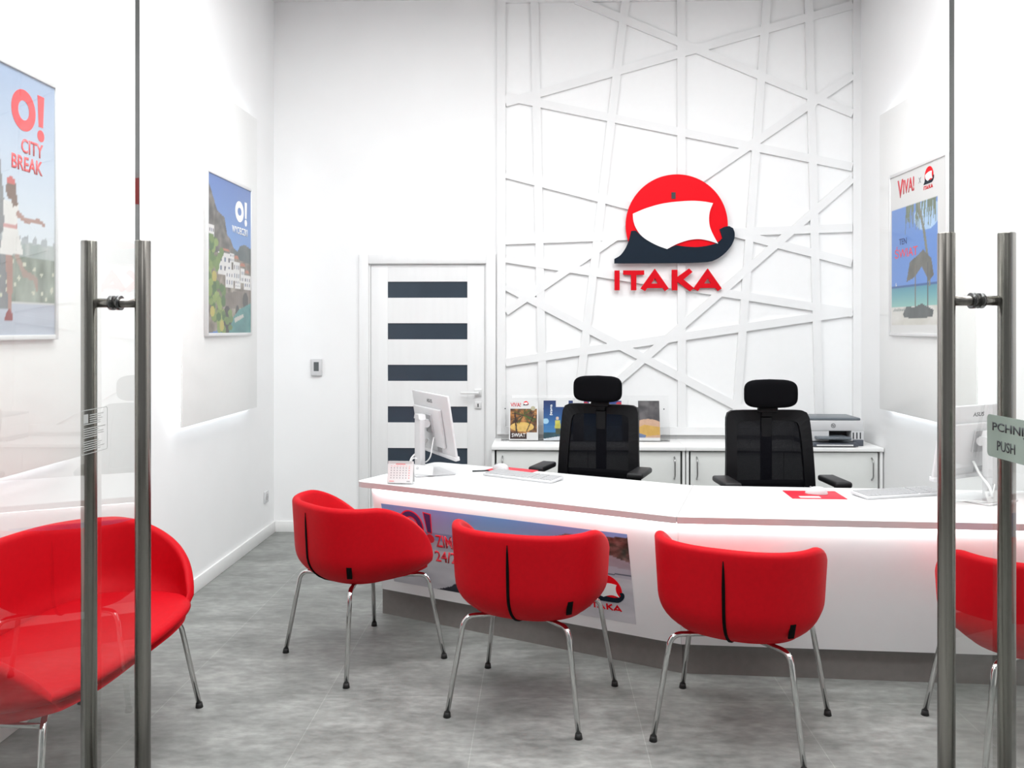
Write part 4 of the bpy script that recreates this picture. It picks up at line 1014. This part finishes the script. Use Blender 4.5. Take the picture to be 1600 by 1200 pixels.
# ------------------------------------------------------------------ black office chairs (front faces -y)
def office_chair():
    t = thing('office_chair', 'black mesh office chair with headrest behind the left counter section', 'office chair', group='black office chairs behind the counter')
    s = MB(BLKF).box(-0.25, 0.25, -0.27, 0.22, 0.43, 0.505, bev=0.03, seg=4); s.build('seat', t)
    MB(BLK).box(-0.12, 0.12, -0.12, 0.12, 0.385, 0.43, bev=0.01).box(-0.03, 0.03, 0.10, 0.30, 0.395, 0.425, bev=0.005).build('tilt_mechanism', t)
    MB(BLK, CHROME).tube([(0, 0, 0.08), (0, 0, 0.24)], 0.028).tube([(0, 0, 0.24), (0, 0, 0.39)], 0.014, mi=1).build('gas_lift', t)
    b = MB(BLK); b.tube([(0, 0, 0.06), (0, 0, 0.115)], 0.045)
    for k in range(5):
        a = 2 * PI * k / 5 + 0.3; b.tube([(0.03 * math.cos(a), 0.03 * math.sin(a), 0.095), (0.31 * math.cos(a), 0.31 * math.sin(a), 0.075)], [0.024, 0.015])
    b.build('star_base', t)
    for k in range(5):
        a = 2 * PI * k / 5 + 0.3; cx_, cy_ = 0.31 * math.cos(a), 0.31 * math.sin(a)
        w_ = MB(BLK).disc((0, 0.014, 0.028), 0.028, 0.014, axis='Y').disc((0, -0.014, 0.028), 0.028, 0.014, axis='Y').tube([(0, 0, 0.028), (0, 0, 0.078)], 0.006)
        w_.build('caster', t, m=Matrix.Translation((cx_, cy_, 0)) @ Matrix.Rotation(a, 4, 'Z'))
    # back frame
    def bx_(z): return 0.250 - 0.022 * max(0, (z - 0.56)) / 0.55
    def by_(x, z):
        return 0.235 + 0.05 * ((z - 0.56) / 0.55) - 0.055 * (1 - 1) + 0.030 * (1 - (x / 0.25) ** 2) + 0.02 * math.sin((z - 0.56) / 0.55 * PI) * -1
    zl, zh = 0.56, 1.098
    loop = []
    N = 14
    for k in range(N + 1): z = zl + (zh - zl) * k / N; loop.append((bx_(z), z))
    for k in range(1, N): x = bx_(zh) * (1 - 2 * k / N); loop.append((x, zh))
    for k in range(N + 1): z = zh - (zh - zl) * k / N; loop.append((-bx_(z), z))
    for k in range(1, N): x = -bx_(zl) * (1 - 2 * k / N); loop.append((x, zl))
    def frame_ring(b, hw, hd):
        n = len(loop); V = []
        cx_, cz_ = 0, (zl + zh) / 2
        for (x, z) in loop:
            ix = x * (1 - hw / 0.24); iz = cz_ + (z - cz_) * (1 - hw / 0.27)
            # round the outer corners
            fx, fz = abs(x) / bx_(z), abs(z - cz_) / ((zh - zl) / 2)
            k_ = (fx ** 14 + fz ** 14) ** (-1 / 14) if fx > 0 or fz > 0 else 1
            ox, oz = x * k_, cz_ + (z - cz_) * k_
            y = by_(x, z)
            V.append([b.bm.verts.new(q) for q in ((ox, y - hd, oz), (ix * k_, y - hd, cz_ + (iz - cz_) * k_), (ix * k_, y + hd, cz_ + (iz - cz_) * k_), (ox, y + hd, oz))])
        fs = []
        for i in range(n):
            j = (i + 1) % n
            for k in range(4): fs.append(b.bm.faces.new((V[i][k], V[j][k], V[j][(k + 1) % 4], V[i][(k + 1) % 4])))
        for f_ in fs: f_.smooth = False
        bmesh.ops.recalc_face_normals(b.bm, faces=fs)
    b = MB(BLK); frame_ring(b, 0.058, 0.014); b.build('back_frame', t)
    b = MB(NET); P = []
    for i in range(13):
        row = []
        for j in range(15):
            z = zl + 0.03 + (zh - zl - 0.06) * j / 14; x = (bx_(z) - 0.032) * (2 * i / 12 - 1); row.append((x, by_(x, z), z))
        P.append(row)
    b.grid(P); b.build('back_mesh', t)
    b = MB(BLK); b.box(-0.030, 0.030, 0.285, 0.315, 0.42, 1.06, bev=0.006); b.tube([(0, 0.29, 0.415), (0, 0.20, 0.41)], 0.022); b.build('spine', t)
    b = MB(BLKF); P = []
    for i in range(13):
        x = -0.20 + 0.4 * i / 12; row = []
        for j in range(7):
            z = 0.60 + 0.12 * j / 6; row.append((x, by_(x, z) + 0.012 + 0.02 * math.sin(j / 6 * PI) * 0, z))
        P.append(row)
    b.grid(P); ob = b.build('lumbar_pad', t); sm = ob.modifiers.new('thick', 'SOLIDIFY'); sm.thickness = 0.02; sm.offset = 1
    MB(BLK).box(-0.030, 0.030, 0.278, 0.302, 1.06, 1.20, bev=0.006).box(-0.055, 0.055, 0.262, 0.286, 1.085, 1.115, bev=0.006).build('headrest_post', t)
    hb_ = MB(BLKF); P = []
    nu, nv_ = 40, 20
    for i in range(nu):
        u = 2 * PI * i / nu; row = []
        for j in range(nv_ + 1):
            v = -PI / 2 + PI * j / nv_
            def se(x, e_): return math.copysign(abs(x) ** e_, x)
            X = 0.145 * se(math.cos(v), 0.35) * se(math.cos(u), 0.35); Z = 0.078 * se(math.cos(v), 0.35) * se(math.sin(u), 0.55); Y = 0.034 * se(math.sin(v), 0.7)
            row.append((X, 0.235 + Y - 0.35 * X * X * 2, 1.192 + Z * (1 - 0.10 * (X / 0.145) ** 2)))
        P.append(row)
    hb_.grid(P, closed_u=True); bmesh.ops.remove_doubles(hb_.bm, verts=hb_.bm.verts, dist=1e-5); bmesh.ops.recalc_face_normals(hb_.bm, faces=hb_.bm.faces)
    hb_.build('headrest', t)
    for sx in (-1, 1):
        a_ = MB(BLK); a_.tube(smooth_path([(sx * 0.16, 0.02, 0.42), (sx * 0.285, 0.02, 0.43), (sx * 0.285, 0.03, 0.73)], 0.05), 0.019)
        ar = a_.build('armrest', t)
        MB(BLKG).box(sx * 0.285 - 0.045, sx * 0.285 + 0.045, -0.05, 0.19, 0.730, 0.762, bev=0.012, seg=3).build('arm_pad', ar)
    return t
oc = office_chair()
def place_oc(o, bx, by, a):
    """bx, by: where the middle of the backrest stands"""
    o.rotation_euler = (0, 0, R(a)); o.location = (bx - (-math.sin(R(a))) * 0.28, by - math.cos(R(a)) * 0.28, 0)
place_oc(oc, 0.350, 5.02, -20)
oc2 = copy_tree(oc); oc2['label'] = 'black mesh office chair with headrest behind the right counter section'
place_oc(oc2, 1.235, 4.69, 4)

# ------------------------------------------------------------------ glass doors standing open, with long bar handles
def glass_door(name, label, hx, hy, ang, side, zt_=2.60):
    """root at the handle's standoff on the glass; local +y runs along the pane into the room, local x = pane normal"""
    t = struct(thing(name, label, 'glass door', (hx, hy, 0), ang))
    MB(GLASS, GEDGE).box(-0.005, 0.005, -1.0, 0.108, 0.008, zt_).build('glass_pane', t)
    MB(GEDGE).box(-0.0052, 0.0052, 0.108, 0.1105, 0.008, zt_).build('pane_edge', t)
    hd = MB(STEEL, CLAMP)
    for z in (1.606, 0.45):
        hd.tube([(-0.066, 0, z), (0.066, 0, z)], 0.0112)
        hd.disc((-0.009, 0, z), 0.0175, 0.010, axis='X', mi=1).disc((0.009, 0, z), 0.0175, 0.010, axis='X', mi=1)
    hh = hd.build('standoff', t)
    for sx in (-1, 1):
        MB(STEEL).tube([(sx * 0.066, 0, 0.25), (sx * 0.066, 0, 1.754), (sx * 0.066, 0, 1.756)], [0.0183, 0.0183, 0.0170], n=28).build('handle_bar', hh)
    return t
def cam_pt(u, z):  # helper kept numeric: camera-space lateral/depth to world
    pass
gl = glass_door('door_2', 'left clear glass entrance door standing open with a long steel bar handle', -1.023, 2.017, R(-0.1), 'left')
gr = glass_door('door_3', 'right clear glass entrance door standing open with a long steel bar handle', 0.962, 1.914, R(1.0), 'right')
# push sign on the right door's outer face (local -x), readable from the left
ML = Matrix.Translation((-0.0052, 0, 0)) @ Matrix(((0, 0, -1, 0), (-1, 0, 0, 0), (0, 1, 0, 0), (0, 0, 0, 1)))
def rrect(x0, x1, y0, y1, r, n=6):
    pts = []
    for cx_, cy_, a0 in ((x1 - r, y1 - r, 0), (x0 + r, y1 - r, 90), (x0 + r, y0 + r, 180), (x1 - r, y0 + r, 270)):
        for k in range(n + 1): a = R(a0 + 90 * k / n); pts.append((cx_ + r * math.cos(a), cy_ + r * math.sin(a)))
    return pts
sgn = MB(FROST).prism(rrect(0.055, 0.255, 1.273, 1.362, 0.010), 0, 0.0012).build('push_sign', gr, m=ML)
text('lettering', 'PCHNIJ', 0.023, 0.122, INKK, gr, 0.076, 1.324, 0.0013, bold=0.014, m=ML)
text('lettering', 'PUSH', 0.021, 0.066, INKK, gr, 0.094, 1.289, 0.0013, bold=0.008, m=ML)
# printed notice on the left door (inner side faces +x)
MR = Matrix.Translation((0.0052, 0, 0)) @ Matrix(((0, 0, 1, 0), (1, 0, 0, 0), (0, 1, 0, 0), (0, 0, 0, 1)))
INKM = nmat('notice_ink', (0.42, 0.43, 0.42), 0.5, noise=0.02)
nb = MB(INKM); O_ = rrect(-0.165, -0.050, 1.262, 1.362, 0.006); I_ = rrect(-0.1635, -0.0515, 1.2635, 1.3605, 0.0052)
for k in range(len(O_)):
    j = (k + 1) % len(O_); nb.prism([O_[k], O_[j], I_[j], I_[k]], 0, 0.0005)
nb.build('notice_border', gl, m=MR)
nl = MB(INKM); random.seed(3)
nl.box(-0.155, -0.135, 1.332, 1.352, 0, 0.0004)
for k in range(17):
    y_ = 1.348 - k * 0.0049; x0 = -0.128 if k < 4 else -0.155
    x1 = -0.060 - random.random() * 0.035
    if k in (5, 11): continue
    nl.box(x0, x1, y_, y_ + 0.0020, 0, 0.0004)
nl.build('notice_lines', gl, m=MR)
